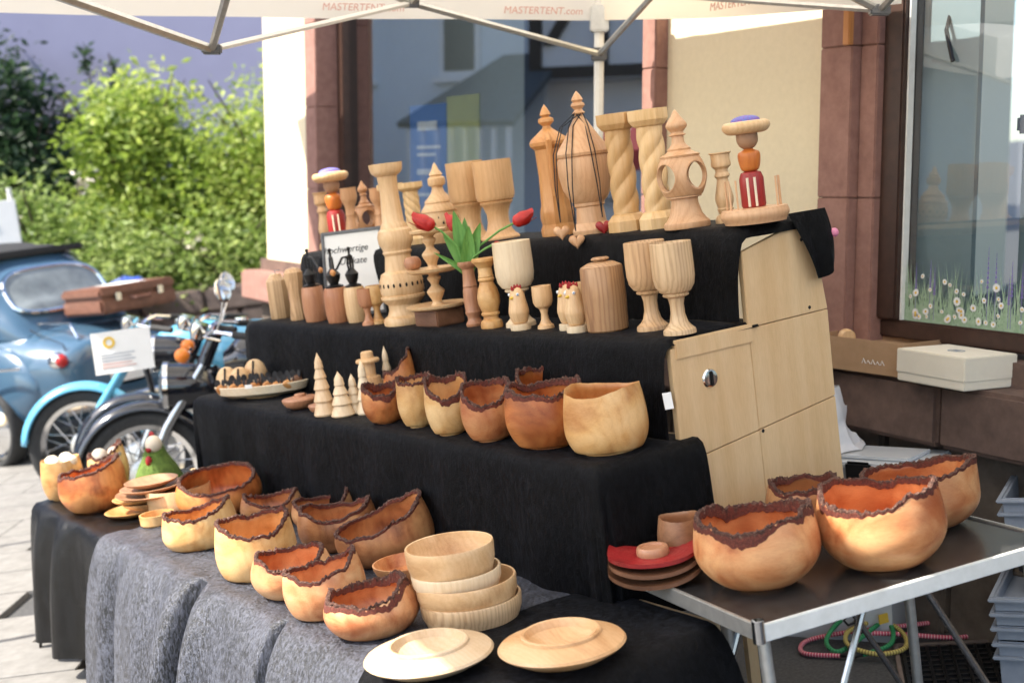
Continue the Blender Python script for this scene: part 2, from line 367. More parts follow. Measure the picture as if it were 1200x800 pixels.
D = {
  'b_pot': (-5.169, 1.492, 0.6, 0.15, 0.165),
  'b_eggback': (-5.088, 1.646, 0.6, 0.144, 0.173),
  'b_redleft': (-4.809, 1.504, 0.6, 0.235, 0.166),
  'b_pale4': (-3.883, 1.551, 0.6, 0.22, 0.127),
  'b_dark5': (-4.333, 1.904, 0.6, 0.274, 0.132),
  'b_tall6': (-3.392, 1.528, 0.6, 0.212, 0.168),
  'b_brown7': (-3.853, 1.828, 0.6, 0.189, 0.104),
  'b_brown7b': (-3.699, 1.875, 0.6, 0.19, 0.111),
  'b_smooth8': (-3.382, 1.793, 0.6, 0.22, 0.132),
  'b_rise9': (-3.14, 1.784, 0.6, 0.259, 0.127),
  'b_low10': (-3.118, 1.507, 0.6, 0.199, 0.121),
  'b_mid11': (-2.894, 1.493, 0.6, 0.192, 0.136),
  'b_front12': (-2.66, 1.497, 0.6, 0.212, 0.112),
  'd_shallow13': (-2.994, 1.8, 0.6, 0.179, 0.054),
  's1': (-2.53, 1.685, 0.6, 0.239, 0.022),
  'p1': (-2.331, 1.454, 0.6, 0.274, 0.048),
  'p2': (-2.138, 1.659, 0.6, 0.266, 0.056),
  'pl': (-4.534, 1.591, 0.6, 0.184, 0.031),
  'dish217': (-4.418, 1.685, 0.6, 0.224, 0.09),
  'dish185': (-4.318, 1.559, 0.6, 0.114, 0.039),
  'bird': (-5.22, 1.854, 0.6, 0.157, 0.169),
  'c1': (-3.473, 1.989, 0.92, 0.127, 0.125),
  'c1b': (-3.626, 2.2, 0.92, 0.102, 0.134),
  'c2': (-3.293, 1.996, 0.92, 0.102, 0.15),
  'c3': (-3.087, 1.981, 0.92, 0.121, 0.158),
  'c4': (-2.888, 1.984, 0.92, 0.138, 0.152),
  'c5': (-2.665, 2.014, 0.92, 0.195, 0.155),
  'c5b': (-2.845, 2.231, 0.92, 0.151, 0.136),
  'c6': (-2.461, 2.068, 0.92, 0.191, 0.143),
  'tray': (-4.527, 2.065, 0.92, 0.366, 0.068),
  'lid1': (-4.079, 1.977, 0.92, 0.125, 0.049),
  'lid2': (-3.896, 1.966, 0.92, 0.088, 0.04),
  'tr1': (-3.835, 1.967, 0.92, 0.073, 0.203),
  'tr2': (-3.749, 1.988, 0.92, 0.078, 0.142),
  'tr3': (-3.751, 2.034, 0.92, 0.059, 0.126),
  'tr4': (-3.693, 2.044, 0.92, 0.064, 0.171),
  'tr5': (-3.756, 2.195, 0.92, 0.055, 0.192),
  'hat': (-3.755, 2.131, 0.92, 0.071, 0.185),
  'mill1': (-4.826, 2.33, 1.165, 0.087, 0.173),
  'mill2': (-4.618, 2.31, 1.165, 0.074, 0.199),
  'gr1': (-4.428, 2.29, 1.165, 0.084, 0.265),
  'gr2': (-4.241, 2.29, 1.165, 0.087, 0.256),
  'gr3': (-4.135, 2.31, 1.165, 0.077, 0.255),
  'cup1': (-3.958, 2.26, 1.165, 0.057, 0.123),
  'cup2': (-3.947, 2.29, 1.165, 0.063, 0.129),
  'pillar': (-3.79, 2.31, 1.165, 0.145, 0.521),
  'etag': (-3.576, 2.31, 1.165, 0.203, 0.3),
  'vase': (-3.37, 2.31, 1.165, 0.062, 0.195),
  'cstick': (-3.244, 2.29, 1.165, 0.072, 0.205),
  'gob1': (-3.151, 2.33, 1.165, 0.113, 0.246),
  'hen1': (-3.071, 2.255, 1.165, 0.062, 0.129),
  'cup3': (-2.998, 2.31, 1.165, 0.057, 0.119),
  'hen2': (-2.872, 2.28, 1.165, 0.06, 0.133),
  'hen3': (-2.796, 2.25, 1.165, 0.061, 0.135),
  'cup4': (-2.877, 2.35, 1.165, 0.06, 0.121),
  'urn': (-2.715, 2.31, 1.165, 0.116, 0.192),
  'gob2': (-2.567, 2.34, 1.165, 0.106, 0.225),
  'gob3': (-2.418, 2.3, 1.165, 0.103, 0.223),
  'sign': (-4.346, 2.455, 1.165, 0.181, 0.313),
  'doll1': (-4.736, 2.58, 1.4, 0.141, 0.315),
  'can1': (-4.952, 2.63, 1.4, 0.063, 0.23),
  'col1': (-4.643, 2.6, 1.4, 0.066, 0.232),
  'lan1': (-4.485, 2.58, 1.4, 0.09, 0.251),
  'col2': (-4.406, 2.6, 1.4, 0.064, 0.217),
  'tw1': (-4.271, 2.58, 1.4, 0.093, 0.224),
  'tw2': (-4.127, 2.58, 1.4, 0.091, 0.219),
  'pag': (-3.921, 2.57, 1.4, 0.135, 0.275),
  'blk1': (-3.749, 2.58, 1.4, 0.125, 0.261),
  'blk2': (-3.583, 2.58, 1.4, 0.127, 0.253),
  'spire': (-3.256, 2.58, 1.4, 0.114, 0.393),
  'bigurn': (-3.063, 2.56, 1.4, 0.158, 0.411),
  'tw3': (-2.921, 2.58, 1.4, 0.12, 0.328),
  'tw4': (-2.807, 2.6, 1.4, 0.118, 0.325),
  'lan2': (-2.636, 2.55, 1.4, 0.13, 0.31),
  'can2': (-2.581, 2.64, 1.4, 0.059, 0.185),
  'doll2': (-2.4, 2.57, 1.4, 0.171, 0.265),
  'r1': (0.626, 2.863, 0.66, 0.271, 0.139),
  'r2': (0.9, 2.886, 0.66, 0.276, 0.156),
  'r3': (0.822, 3.16, 0.66, 0.186, 0.131),
  'r4': (1.033, 3.113, 0.66, 0.271, 0.121),
  'rd': (0.484, 3.047, 0.66, 0.11, 0.138),
  'rp': (0.397, 2.997, 0.66, 0.212, 0.009),
}

# ================================================================== ground
g = G()
g.grid(60, 60, lambda a, b: Vector((-60 + 120 * a, -40 + 120 * b, 0.012 * nz(a * 40, b * 40))))
struct(g.obj('street', 'asphalt', frame=GM))
# lighter slab paving out in the street to the left of the stall
pave = bpy.data.objects.new('paved_lane', None); COL.objects.link(pave); pave.matrix_world = GM; struct(pave)
slab_meshes = []
for k in range(4):
    g = G(); g.box((0.0012, 0.0012, -.03), (.5988, .3988, .03)); o = g.obj('paving_slab', 'paving', parent=pave, bevel=.003); slab_meshes.append(o.data); bpy.data.objects.remove(o)
for i in range(14):
    for j in range(22):
        x, y = -9.4 + i * .6 + (.3 if j % 2 else 0), 2.4 + j * .4
        if x > -1.75 - .30 * (y - 4) or x < -2.2 - .52 * y: continue
        o = bpy.data.objects.new('paving_slab', random.choice(slab_meshes)); COL.objects.link(o); o.parent = pave; o.location = (x, y, .0 + random.uniform(-.003, .003))

# ================================================================== shop building (gravity upright)
# local x = -s along the front, y into the wall
bld = thing('shop_building', 'cream plastered shop building with red sandstone pilasters and large display windows', 'building', frame=BM)
def bbox(name, x0, x1, y0, y1, z0, z1, mat, bevel=.006, parent=bld):
    return G().box((x0, y0, z0), (x1, y1, z1)).obj(name, mat, parent=parent, bevel=bevel)
ZB, ZT = -2.2, 5.0
bbox('wall', -1.37, -.455, 0, .40, 1.02, ZT, 'plaster', 0)
bbox('wall', -5.78, -4.93, 0, .40, 1.06, ZT, 'plaster', 0)
bbox('wall', -5.02, -1.37, .02, .40, 3.02, ZT, 'plaster', 0)
bbox('wall', -.455, 3.2, .02, .40, 3.02, ZT, 'plaster', 0)
bbox('gable_wall', -5.74, -5.42, .40, 7.0, ZB, ZT, 'plaster', 0)
def pilaster(x0, x1, y0=-.06, z0=1.04, z1=3.02):
    n = 4; h = (z1 - z0) / n
    p = bbox('pilaster', x0 + .012, x1 - .012, y0 + .014, .30, z0, z1, 'sandstone_dark', 0)
    for k in range(n): bbox('stone_block', x0, x1, y0, .29, z0 + k * h + .0008, z0 + (k + 1) * h - .0008, 'sandstone', .004, p)
pilaster(-.455, -.31); pilaster(-.31, -.235, -.02)
pilaster(-1.46, -1.37); pilaster(-4.93, -4.76)
# sill ledge and plinth of stone blocks
led = bbox('sill_ledge', -5.86, 3.2, -.02, .30, .81, 1.06, 'sandstone_dark', 0)
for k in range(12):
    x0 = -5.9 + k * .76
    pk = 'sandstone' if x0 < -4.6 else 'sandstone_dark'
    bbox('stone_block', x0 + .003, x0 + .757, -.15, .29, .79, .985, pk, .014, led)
pl = bbox('plinth', -5.8, 3.2, .0, .30, ZB, .80, 'plinth_stone', 0)
for r in range(5):
    for k in range(16):
        x0 = -5.84 + k * .57 + (.28 if r % 2 else 0); z0 = .80 - (r + 1) * .34
        G().box((x0 + .006, -.03 - random.uniform(0, .014), z0 + .006), (x0 + .564, .29, z0 + .334)).obj('stone_block', 'plinth_stone', parent=pl, bevel=.012)
# big display window behind the stall, and the window with the daisies
def window(x0, x1, z0, z1, mull, dy=0, gl='shop_glass'):
    wd = bbox('window', x0, x1, .10 + dy, .16 + dy, z0, z0 + .06, 'frame_brown', .006)
    for a, b, c, d in ((x0, x1, z1 - .06, z1), (x0, x0 + .085, z0 + .06, z1 - .06), (x1 - .085, x1, z0 + .06, z1 - .06)):
        bbox('frame', a, b, .08 + dy, .18 + dy, c, d, 'frame_brown', .006, wd)
    for m in mull: bbox('mullion', m - .03, m + .03, .09, .17, z0 + .06, z1 - .06, 'frame_brown', .006, wd)
    G().add([(x0 + .08, .13 + dy, z0 + .05), (x1 - .08, .13 + dy, z0 + .05), (x1 - .08, .13 + dy, z1 - .05), (x0 + .08, .13 + dy, z1 - .05)], [(0, 1, 2, 3)]).obj('pane', gl, parent=wd, smooth=False)
    return wd
window(-4.76, -1.46, 1.05, 3.02, [], .0)
window(-.24, 3.2, 1.08, 3.02, [], -.07, 'shop_glass_clear')
bbox('seal', -.153, -.146, .030, .057, 1.14, 2.96, 'white_paint', .001)
# rooms behind the glass
bbox('room_back', -4.9, -1.4, 1.5, 1.55, .3, 3.2, 'dark_room', 0)
bbox('room_floor', -4.9, -1.4, .31, 1.5, .9, .96, 'dark_room', 0)
bbox('room_back', -.30, 3.2, 1.05, 1.10, .3, 3.2, 'pale_room', 0)
bbox('room_panel', -.26, .07, .10, .12, .9, 3.2, 'pale_room', 0)
bbox('room_cabinet', .08, 3.1, .30, 1.0, .4, 1.72, 'pale_room', .01)
bbox('room_counter', .07, 3.1, .28, 1.02, 1.74, 1.80, 'dark_room', .01)
bbox('room_shelf', .07, 3.1, .55, 1.0, 2.22, 2.26, 'pale_room', .005)
bbox('ceiling', -5.0, 3.2, .31, 1.6, 3.05, 3.1, 'pale_room', 0)

ket = thing('steel_kettle', 'steel kettle with green tag on the counter behind the daisy window', 'kettle', (.22, .58, 1.80), frame=BM)
G().lathe([(0, 0), (.06, 0), (.058, .10), (.045, .13), (0, .135)], 20).obj('body', 'steel', ket)
G().tube([(.05, 0, .03), (.10, 0, .05), (.10, 0, .10), (.05, 0, .115)], .008).obj('handle', 'black_plastic', ket)
G().lathe([(0, 0), (.055, 0), (.055, .004), (0, .004)], 20, Matrix.Translation((0, -.09, .16)) @ Matrix.Rotation(R(90), 4, 'X'), ey=.6).obj('tag', 'green_tag', ket)
mug = thing('white_mug', 'white mug beside the steel kettle behind the daisy window', 'mug', (.40, .66, 1.80), frame=BM)
G().lathe([(0, 0), (.04, 0), (.042, .09), (.036, .09), (.034, .01), (0, .01)], 20).obj('body', 'paper', mug)
G().tube([(.04, 0, .02), (.07, 0, .03), (.07, 0, .065), (.04, 0, .075)], .006).obj('handle', 'paper', mug)
hk = G().tube([(-.06, .115, 2.12), (-.035, .07, 2.06), (.01, .05, 1.97), (.014, .05, 1.96)], .007).obj('window_stay', 'black_iron', frame=BM)
tag(hk, 'dark metal window stay hanging at the frame of the daisy window', 'window stay')
wdg = G().box((-.33, -.085, 2.03), (-.30, -.062, 3.0)).obj('wooden_lath', 'oiled', frame=BM, bevel=.003)
tag(wdg, 'orange wooden lath fixed upright on the sandstone jamb', 'lath')

# daisy sticker along the foot of the right window
st = thing('window_sticker', 'meadow sticker of daisies and lavender along the foot of the shop window', 'sticker', (-.045, .048, 0), frame=BM)
g = G()
for k in range(900):
    x = random.uniform(-.10, 1.1); h = .05 + .16 * random.random() ** 2; z = 1.14; b = random.uniform(-.05, .05); wd_ = random.uniform(.002, .005)
    y = -random.uniform(.0, .002)
    g.add([(x - wd_, y, z), (x + wd_, y, z), (x + b, y, z + h)], [(0, 1, 2)])
g.obj('grass', 'sticker_green', st, kind='stuff', fix=False, smooth=False)
def daisy_mesh():
    g = G(); n = 11
    for k in range(n):
        a = 2 * math.pi * k / n; c, s = math.cos(a), math.sin(a)
        P = lambda r, t: (r * c - t * s, -.0008 - .0002 * (k % 2), r * s + t * c)
        g.add([P(.004, -.002), P(.014, -.0042), P(.0185, 0), P(.014, .0042), P(.004, .002)], [(0, 1, 2, 3, 4)])
    o = g.obj('daisy', 'white_dot', st, smooth=False, fix=False); m = o.data; bpy.data.objects.remove(o)
    g = G().lathe([(0, -.0025), (.004, -.002), (.006, 0)], 10, Matrix.Rotation(R(90), 4, 'X') @ Matrix.Diagonal((1, 1, -1, 1)))
    o = g.obj('centre', 'yellow_paint', st); c = o.data; bpy.data.objects.remove(o); return m, c
dm, dc = daisy_mesh()
for k in range(90):
    x = random.uniform(-.08, 1.0); z = 1.155 + .135 * random.random() ** 1.4; s = random.uniform(.4, .85)
    o = bpy.data.objects.new('daisy', dm); COL.objects.link(o); o.parent = st; o.location = (x, -.003, z); o.scale = (s, 1, s * random.uniform(.8, 1)); o.rotation_euler = (0, random.random() * 6, 0)
    q = bpy.data.objects.new('centre', dc); COL.objects.link(q); q.parent = o; q.location = (0, -.001, 0)
surf('lavender', (.22, .18, .42), None, 40, .7, 0)
for k in range(22):
    x = random.uniform(-.09, 1.0); h = random.uniform(.14, .26); g = G()
    for j in range(9):
        z = 1.16 + h * (.45 + .55 * j / 9); wv = .006 * (1 - j / 10)
        g.add([(x - wv, 0, z), (x, 0, z - .005), (x + wv, 0, z), (x, 0, z + .012)], [(0, 1, 2, 3)])
    g.add([(x - .001, 0, 1.15), (x + .001, 0, 1.15), (x + .0007, 0, 1.15 + h), (x - .0007, 0, 1.15 + h)], [(0, 1, 2, 3)])
    o = g.obj('lavender_spike', 'lavender', st, smooth=False, fix=False); o.location = (0, -.002, 0)

# posters hung behind the display window
for nm, x0, x1, z0, z1, m, lab in (('blue_poster', -3.93, -3.50, 1.25, 2.0, 'poster_blue', 'blue poster with white lines behind the display window'),
                                   ('yellow_poster', -3.49, -3.14, 1.25, 2.03, 'poster_yellow', 'yellow green poster behind the display window beside the blue one')):
    t = thing(nm, lab, 'poster', frame=BM)
    G().box((x0, .152, z0), (x1, .158, z1)).obj('sheet', m, t, smooth=False)
    if m == 'poster_blue':
        for zz, a, b, hh in ((1.86, -3.83, -3.60, .05), (1.76, -3.84, -3.56, .018), (1.72, -3.84, -3.62, .018), (1.62, -3.84, -3.60, .03), (1.5, -3.84, -3.66, .02)):
            G().box((a, .149, zz), (b, .1515, zz + hh)).obj('printed_line', 'paper', t, smooth=False)

# ================================================================== houses
lh = thing('lilac_house', 'pale lilac rendered house wall standing behind the shrubs', 'building', (-6.5, 17.5, 0), frame=WM)
G().box((-9, 0, -3), (7.5, 6, 9)).obj('wall', 'lilac_wall', lh, smooth=False)
G().box((-9.2, -.5, 9), (7.7, 6.3, 9.25)).obj('eaves', 'timber', lh, smooth=False)

# houses across the street, seen only as reflections in the display window
oh = thing('half_timbered_house', 'half timbered house across the street mirrored in the display window', 'building', (-11.5, 12.9, 0), R(90), frame=WM)
# local: facade in the plane y = 0 facing -y ... x along the facade
def ob(name, x0, x1, y0, y1, z0, z1, m, p=oh): return G().box((-x1, y0, z0), (-x0, y1, z1)).obj(name, m, p, smooth=False)
ob('wall', -6, .55, 0, 4, -3, 4.9, 'house_grey')
ob('upper_wall', .55, 7, -.4, 4, 2.95, 4.9, 'house_white')
ob('roof', -6.2, 7.2, -.6, 4, 4.92, 5.1, 'slate')
ob('lower_wall', .55, 7, .1, 4, -3, 2.94, 'house_white')
def owin(x0, x1, z0, z1, y=0):
    f = ob('window', x0 - .09, x1 + .09, y - .05, y, z0 - .09, z1 + .09, 'house_white'); ob('pane', x0, x1, y - .07, y - .052, z0, z1, 'dark_room', f); ob('sill', x0 - .16, x1 + .16, y - .16, y - .01, z0 - .17, z0 - .09, 'house_white', f)
owin(-1.05, -.55, 3.15, 4.1); owin(-2.9, -2.4, 3.15, 4.1); owin(1.3, 1.8, 1.5, 2.3, .1); owin(2.6, 3.1, 1.5, 2.3, .1); owin(4.0, 4.5, 1.5, 2.3, .1)
for z in (2.95, 4.5): ob('beam', .55, 7, -.46, -.402, z, z + .16, 'timber')
for x in (.55, 1.55, 2.55, 3.55, 4.55, 5.55): ob('post', x, x + .17, -.48, -.405, 3.1, 4.88, 'timber')
for x, s in ((.75, 1), (2.5, -1), (2.75, 1), (4.5, -1)):
    P = lambda q, y, z: (-q, y, z)
    G().add([P(x, -.47, 3.4), P(x + .17, -.47, 3.4), P(x + .17 + s * .75, -.47, 4.5), P(x + s * .75, -.47, 4.5), P(x, -.41, 3.4), P(x + .17, -.41, 3.4), P(x + .17 + s * .75, -.41, 4.5), P(x + s * .75, -.41, 4.5)],
            [(0, 1, 2, 3), (4, 5, 6, 7), (0, 1, 5, 4), (1, 2, 6, 5), (2, 3, 7, 6), (3, 0, 4, 7)]).obj('brace', 'timber', oh, smooth=False)
G().add([(.9, -1.6, 2.35), (-.9, -1.6, 2.35), (-.9, 0, 3.35), (.1, 0, 3.35), (.9, -1.55, 2.28), (-.9, -1.55, 2.28), (-.9, 0, 3.25), (.1, 0, 3.25)],
        [(0, 1, 2, 3), (4, 5, 6, 7), (0, 1, 5, 4), (1, 2, 6, 5), (2, 3, 7, 6), (3, 0, 4, 7)]).obj('porch_roof', 'slate', oh, smooth=False)
for k in range(8): ob('porch_post', -.8 + k * .22, -.74 + k * .22, -1.5, -1.44, -3, 2.28, 'house_white')
ra = thing('striped_awning', 'red and white striped awning mirrored in the display window', 'awning', (-7.6, 8.6, 0), R(78), frame=WM)
for k in range(12):
    x = -1.2 + k * .2
    G().add([(x, 0, 1.9), (x + .2, 0, 1.9), (x + .2, .7, 2.3), (x, .7, 2.3), (x, -.01, 1.68), (x + .2, -.01, 1.68)], [(0, 1, 2, 3), (0, 1, 5, 4)]).obj('stripe', 'awning_red' if k % 2 else 'paper', ra, smooth=False)
for x in (-1.15, 1.15): G().tube([(x, .65, -1.2), (x, .65, 2.3)], .02).obj('post', 'steel', ra)

# ================================================================== canopies
EZ, VZ = 2.45, 2.205
BL, PP, BR = Vector((-3.05, 4.88)), Vector((.337, 5.38)), Vector((1.127, 4.067))
FR, FR2, FM, FL = Vector((2.6, 2.30)), Vector((2.6, 2.28)), Vector((1.2, -1.2)), Vector((-.30, -.05))
cn = thing('market_canopy', 'white canvas market canopy on a folding aluminium frame over the wooden goods stall', 'canopy', (PP.x, PP.y, 0), frame=WM)
O_ = Vector((PP.x, PP.y, 0))
apex = Vector((-1.30, 2.46, 2.97)); apex2 = Vector((-1.30, 2.20, 2.97))  # two apexes leave a roof slit, shaped to let sun onto the right-hand bowls
def roof_panel(pts, name='roof_panel', ap=None):
    """a canvas field from an eave to the apex"""
    g = G(); a, b = pts
    A = Vector((a.x, a.y, EZ)); B = Vector((b.x, b.y, EZ)); n = 12
    def fn(s, t):
        e = A.lerp(B, s); p = e.lerp(apex if ap is None else ap[0].lerp(ap[1], s), t); p.z -= .05 * math.sin(math.pi * t) * (1 + .3 * math.sin(math.pi * s)); return p - O_
    g.grid(n, 8, fn); return g.obj(name, 'canvas_roof', cn)
ring = [BL, PP, BR, FR, FM, FL]
for i in range(3): roof_panel((ring[i], ring[i + 1]))
roof_panel((FR2, FM), ap=(apex2, apex2)); roof_panel((FM, FL), ap=(apex2, apex2)); roof_panel((FL, BL), ap=(apex2, apex))
def valance(a, b, txt=(), sag=0):
    g = G(); L = (b - a).length; n = int(L / .06); d = (b - a).normalized(); nr = Vector((d.y, -d.x))
    def fn(s, t):
        q = a.lerp(b, s); wv = .012 * math.sin(s * L * 7) * t + .006 * nz(s * 20, t * 3)
        z = EZ + (VZ - EZ) * t - .012 * t * math.sin(math.pi * s) - sag * s * t
        return Vector((q.x + nr.x * wv, q.y + nr.y * wv, z)) - O_
    g.grid(n, 6, fn); v = g.obj('valance', 'canvas_roof', cn, fix=False)
    ang = math.atan2(d.y, d.x)
    for s in txt:
        q = a.lerp(b, s)
        text_mesh('MASTERTENT.com', .038, 'red_ink', 'printed_name', v, (q.x + nr.x * .018 - O_.x, q.y + nr.y * .018 - O_.y, VZ + .018 - sag * s), (R(90), 0, ang), shear=.15)
    return v
valance(BL, PP, (.30, .735, .935)); valance(PP, BR, (.55,), .10); valance(BR, FR); valance(FL, BL)
g = G().tube([Vector((0, 0, -.6)), Vector((0, 0, EZ))], .019, 8); g.obj('pole', 'white_paint', cn)
G().box((-.035, -.035, 2.16), (.035, .035, 2.26)).obj('joint', 'alu', cn, bevel=.006)
G().box((-.03, -.03, 2.05), (.03, .03, 2.10)).obj('slide_joint', 'grey_frame', cn, bevel=.006)
def bar(a, b, m='alu', r=.013): G().tube([a - O_, b - O_], r, 6).obj('truss_bar', m, cn)
J1 = Vector((-.95, 4.40, 2.005)); J2 = Vector((-.36, 4.98, 2.22)); J0 = Vector((.337, 5.36, 2.075)); J3 = Vector((1.08, 4.10, 2.09))
bar(Vector((-1.55, 3.1, 2.19)), J1, r=.015); bar(J1, Vector((-.62, 3.4, 2.28)), r=.013); bar(J1, J2, 'canvas', .011); bar(J2, J0, r=.012)
bar(J0, Vector((.62, 4.2, 2.36)), r=.012); bar(J2, Vector((-.80, 4.6, 2.36)), r=.012); bar(J2, Vector((-.1, 4.4, 2.38)), r=.012)
bar(J3, Vector((.55, 3.9, 2.3)), r=.012); bar(J3, Vector((1.2, 3.6, 2.3)), r=.012); bar(J3, Vector((.45, 4.95, 2.25)), r=.010)
for J in (J1, J2, J3):
    G().box(Vector((-.03, -.018, -.016)) + J - O_, Vector((.03, .018, .016)) + J - O_).obj('joint', 'grey_frame', cn, bevel=.005)

c2 = thing('shade_canopy', 'unseen canvas canopy added to shade the shop front beyond the stall', 'canopy', (-.5, 7.4, 0), frame=WM)  # added canopy, raised out of view to cast shade on the shop front
O2 = Vector((-.5, 7.4, 0))
q = [Vector((.30, 5.55, 2.95)), Vector((-2.30, 8.55, 2.95)), Vector((-4.3, 6.6, 2.95)), Vector((-3.2, 5.0, 2.95))]
ap2 = Vector((-2.2, 6.4, 3.5))
for i in range(4):
    G().grid(8, 6, lambda s, t: q[i].lerp(q[(i + 1) % 4], s).lerp(ap2, t) - O2).obj('roof_panel', 'canvas_roof', c2)
for P_ in q[2:]: G().tube([Vector((P_.x, P_.y, -1.2)) - O2, P_ - O2], .02).obj('pole', 'white_paint', c2)

# ================================================================== shrubs, bed wall
cw = thing('bed_wall', 'low mossy stone wall holding up the planted bed', 'wall', (-5.0, 13.0, 0), R(3), frame=GM)
for r in range(4):
    for k in range(18):
        x = -5 + k * .62 + (.3 if r % 2 else 0)
        G().box((x + .01, -.02 * random.random(), r * .23), (x + .61, .4, r * .23 + .22)).obj('stone_block', 'curb_stone', cw, bevel=.02)
g = G().grid(20, 8, lambda a, b: Vector((-10.2 + 11.5 * a, 13.35 + 5 * b, .84 + .1 * nz(a * 9, b * 5)))); struct(g.obj('planting_bed', 'soil', frame=GM))

def foliage(n, shape, size, mat, parent, name='crown', seed=0, clump=.35):
    rnd = random.Random(seed); v, f, tone = [], [], []
    centres = [shape(rnd) for _ in range(max(12, n // 70))]
    for k in range(n):
        c = rnd.choice(centres); base_t = nz(c[0] * 1.7 + seed, c[1] * 1.7, c[2] * 1.7)
        p = Vector(c) + Vector((rnd.gauss(0, clump), rnd.gauss(0, clump), rnd.gauss(0, clump * .8))) * .55
        s = size * rnd.uniform(.6, 1.35)
        d = Vector((rnd.gauss(0, 1), rnd.gauss(0, 1), rnd.gauss(0, .6))).normalized(); e = d.cross(Vector((rnd.gauss(0, 1), rnd.gauss(0, 1), rnd.gauss(0, 1)))).normalized()
        nn = d.cross(e); b = len(v)
        v += [tuple(p - d * s), tuple(p + e * s * .42 + nn * s * .1), tuple(p + d * s), tuple(p - e * s * .42 + nn * s * .1)]
        f += [(b, b + 1, b + 2), (b, b + 2, b + 3)]; t = min(1, max(0, .5 + base_t * .7 + rnd.gauss(0, .22))); tone += [t] * 4
    g = G(); g.v, g.f = v, f; return g.obj(name, mat, parent, smooth=False, fix=False, attr={'tone': tone})
def ell(cx, cy, cz, rx, ry, rz):
    def s(r):
        while True:
            x, y, z = r.uniform(-1, 1), r.uniform(-1, 1), r.uniform(-1, 1); q = x * x + y * y + z * z
            if .15 < q < 1: return (cx + x * rx, cy + y * ry, cz + z * rz)
    return s
def shrub(name, label, loc, parts, size, mat, n, seed, trunk=.05, h=1.2, clump=.35):
    t = thing(name, label, 'shrub' if 'tree' not in name else 'tree', loc, frame=GM)
    for k, p in enumerate(parts): foliage(n, ell(*p), size, mat, t, seed=seed + k, clump=clump)
    g = G().tube([(0, 0, -.1), (.04, .02, h * .5), (-.03, 0, h)], trunk, 8, rr=[trunk, trunk * .8, trunk * .4])
    rnd = random.Random(seed)
    for k in range(6):
        a = rnd.random() * 6.3; g.tube([(0, 0, h * rnd.uniform(.2, .8)), (math.cos(a) * .4, math.sin(a) * .4, h * 1.05), (math.cos(a) * .7, math.sin(a) * .7, h * 1.4)], .02, 6, rr=[trunk * .5, trunk * .35, .006])
    g.obj('trunk', 'bark_trunk', t); return t
shrub('maple_tree', 'bright yellow green young maple rising above the other shrubs', (-3.75, 14.6, .85), [(0, 0, 1.2, .66, .55, .85), (.12, 0, 1.75, .42, .4, .5), (-.25, .1, .7, .55, .4, .5)], .058, 'leaf_bright', 3200, 11, .05, 1.6, .30)
shrub('willow_shrub', 'tall feathery light green shrub beside the shop corner', (-2.25, 14.5, .85), [(0, 0, 1.05, .95, .7, 1.05), (.65, .1, 1.2, .85, .6, 1.0), (-.5, 0, .8, .7, .5, .8)], .042, 'leaf_bright', 7000, 21, .04, 1.5, .40)
shrub('bramble_shrub', 'low spreading green bush hanging over the stone bed wall', (-2.9, 13.75, .85), [(0, 0, .2, 1.5, .5, .5), (1.3, 0, .15, 1.1, .45, .48), (-1.2, 0, .2, .9, .45, .5)], .045, 'leaf_mid', 4600, 31, .03, .5, .35)
shrub('flowering_shrub', 'loose shrub with pale blossoms in front of the dark ivy', (-4.7, 14.1, .85), [(0, 0, .55, .8, .5, .65), (-.9, .1, .8, .8, .5, .7)], .045, 'leaf_mid', 4000, 41, .04, .9, .35)
shrub('dark_ivy', 'dark ivy climbing up the lilac wall', (-5.9, 16.9, .85), [(-.1, 0, 1.75, .75, .35, 1.45), (.3, 0, 1.0, 1.4, .5, 1.25), (-1.6, 0, 1.3, 1.3, .5, 1.5), (1.9, 0, .3, 1.3, .5, .8)], .06, 'leaf_dark', 5000, 51, .05, 1.6, .35)
iv = thing('ivy_tendrils', 'thin dark ivy tendrils standing up against the lilac wall', 'ivy', (-4.75, 17.25, 1.0), frame=GM)
for k, (x, z0, z1) in enumerate(((-1.9, 1.2, 2.5), (-1.3, 1.2, 2.15), (-.1, 1.2, 2.85), (.22, 1.2, 2.75), (-.45, .8, 2.2), (-2.6, 1.4, 2.7))):
    g = G().tube([(x, 0, .2), (x + .05, 0, (z0 + z1) / 2), (x - .04, 0, z1)], .012, 5); g.obj('stem', 'bark_trunk', iv)
    foliage(260, lambda r, x=x, z0=z0, z1=z1: (x + .05 * r.uniform(-1, 1), .05 * r.uniform(-1, 1), r.uniform(z0 - .3, z1)), .055, 'leaf_dark', iv, 'leaves', 70 + k, .10)
blm = thing('blossom_spray', 'spray of small white blossoms on the loose shrub', 'blossom', (-4.85, 13.7, 1.5), frame=GM)
surf('blossom', (.72, .66, .58), (.6, .5, .42), 30, .7, 0)
def blossom_shape(r): return (r.gauss(0, .75), r.gauss(0, .12), r.gauss(.0, .42))
bm_ = foliage(420, blossom_shape, .035, 'blossom', blm, 'blossom', 5, .12)
bd = thing('info_board', 'white and blue printed board standing in the street beside the dark ivy', 'board', (-4.20, 11.6, 0), R(8), frame=GM)
G().box((-.7, 0, .95), (.20, .03, 1.95)).obj('panel', 'paper', bd, bevel=.004)
G().box((-.62, -.006, 1.0), (.05, -.001, 1.55)).obj('print', 'poster_blue', bd)
G().box((-.6, -.006, 1.72), (.02, -.001, 1.78)).obj('print', 'red_ink', bd)
for x in (-.66, .16): G().tube([(x, .04, 0), (x, .04, 2.05)], .022).obj('post', 'white_paint', bd)
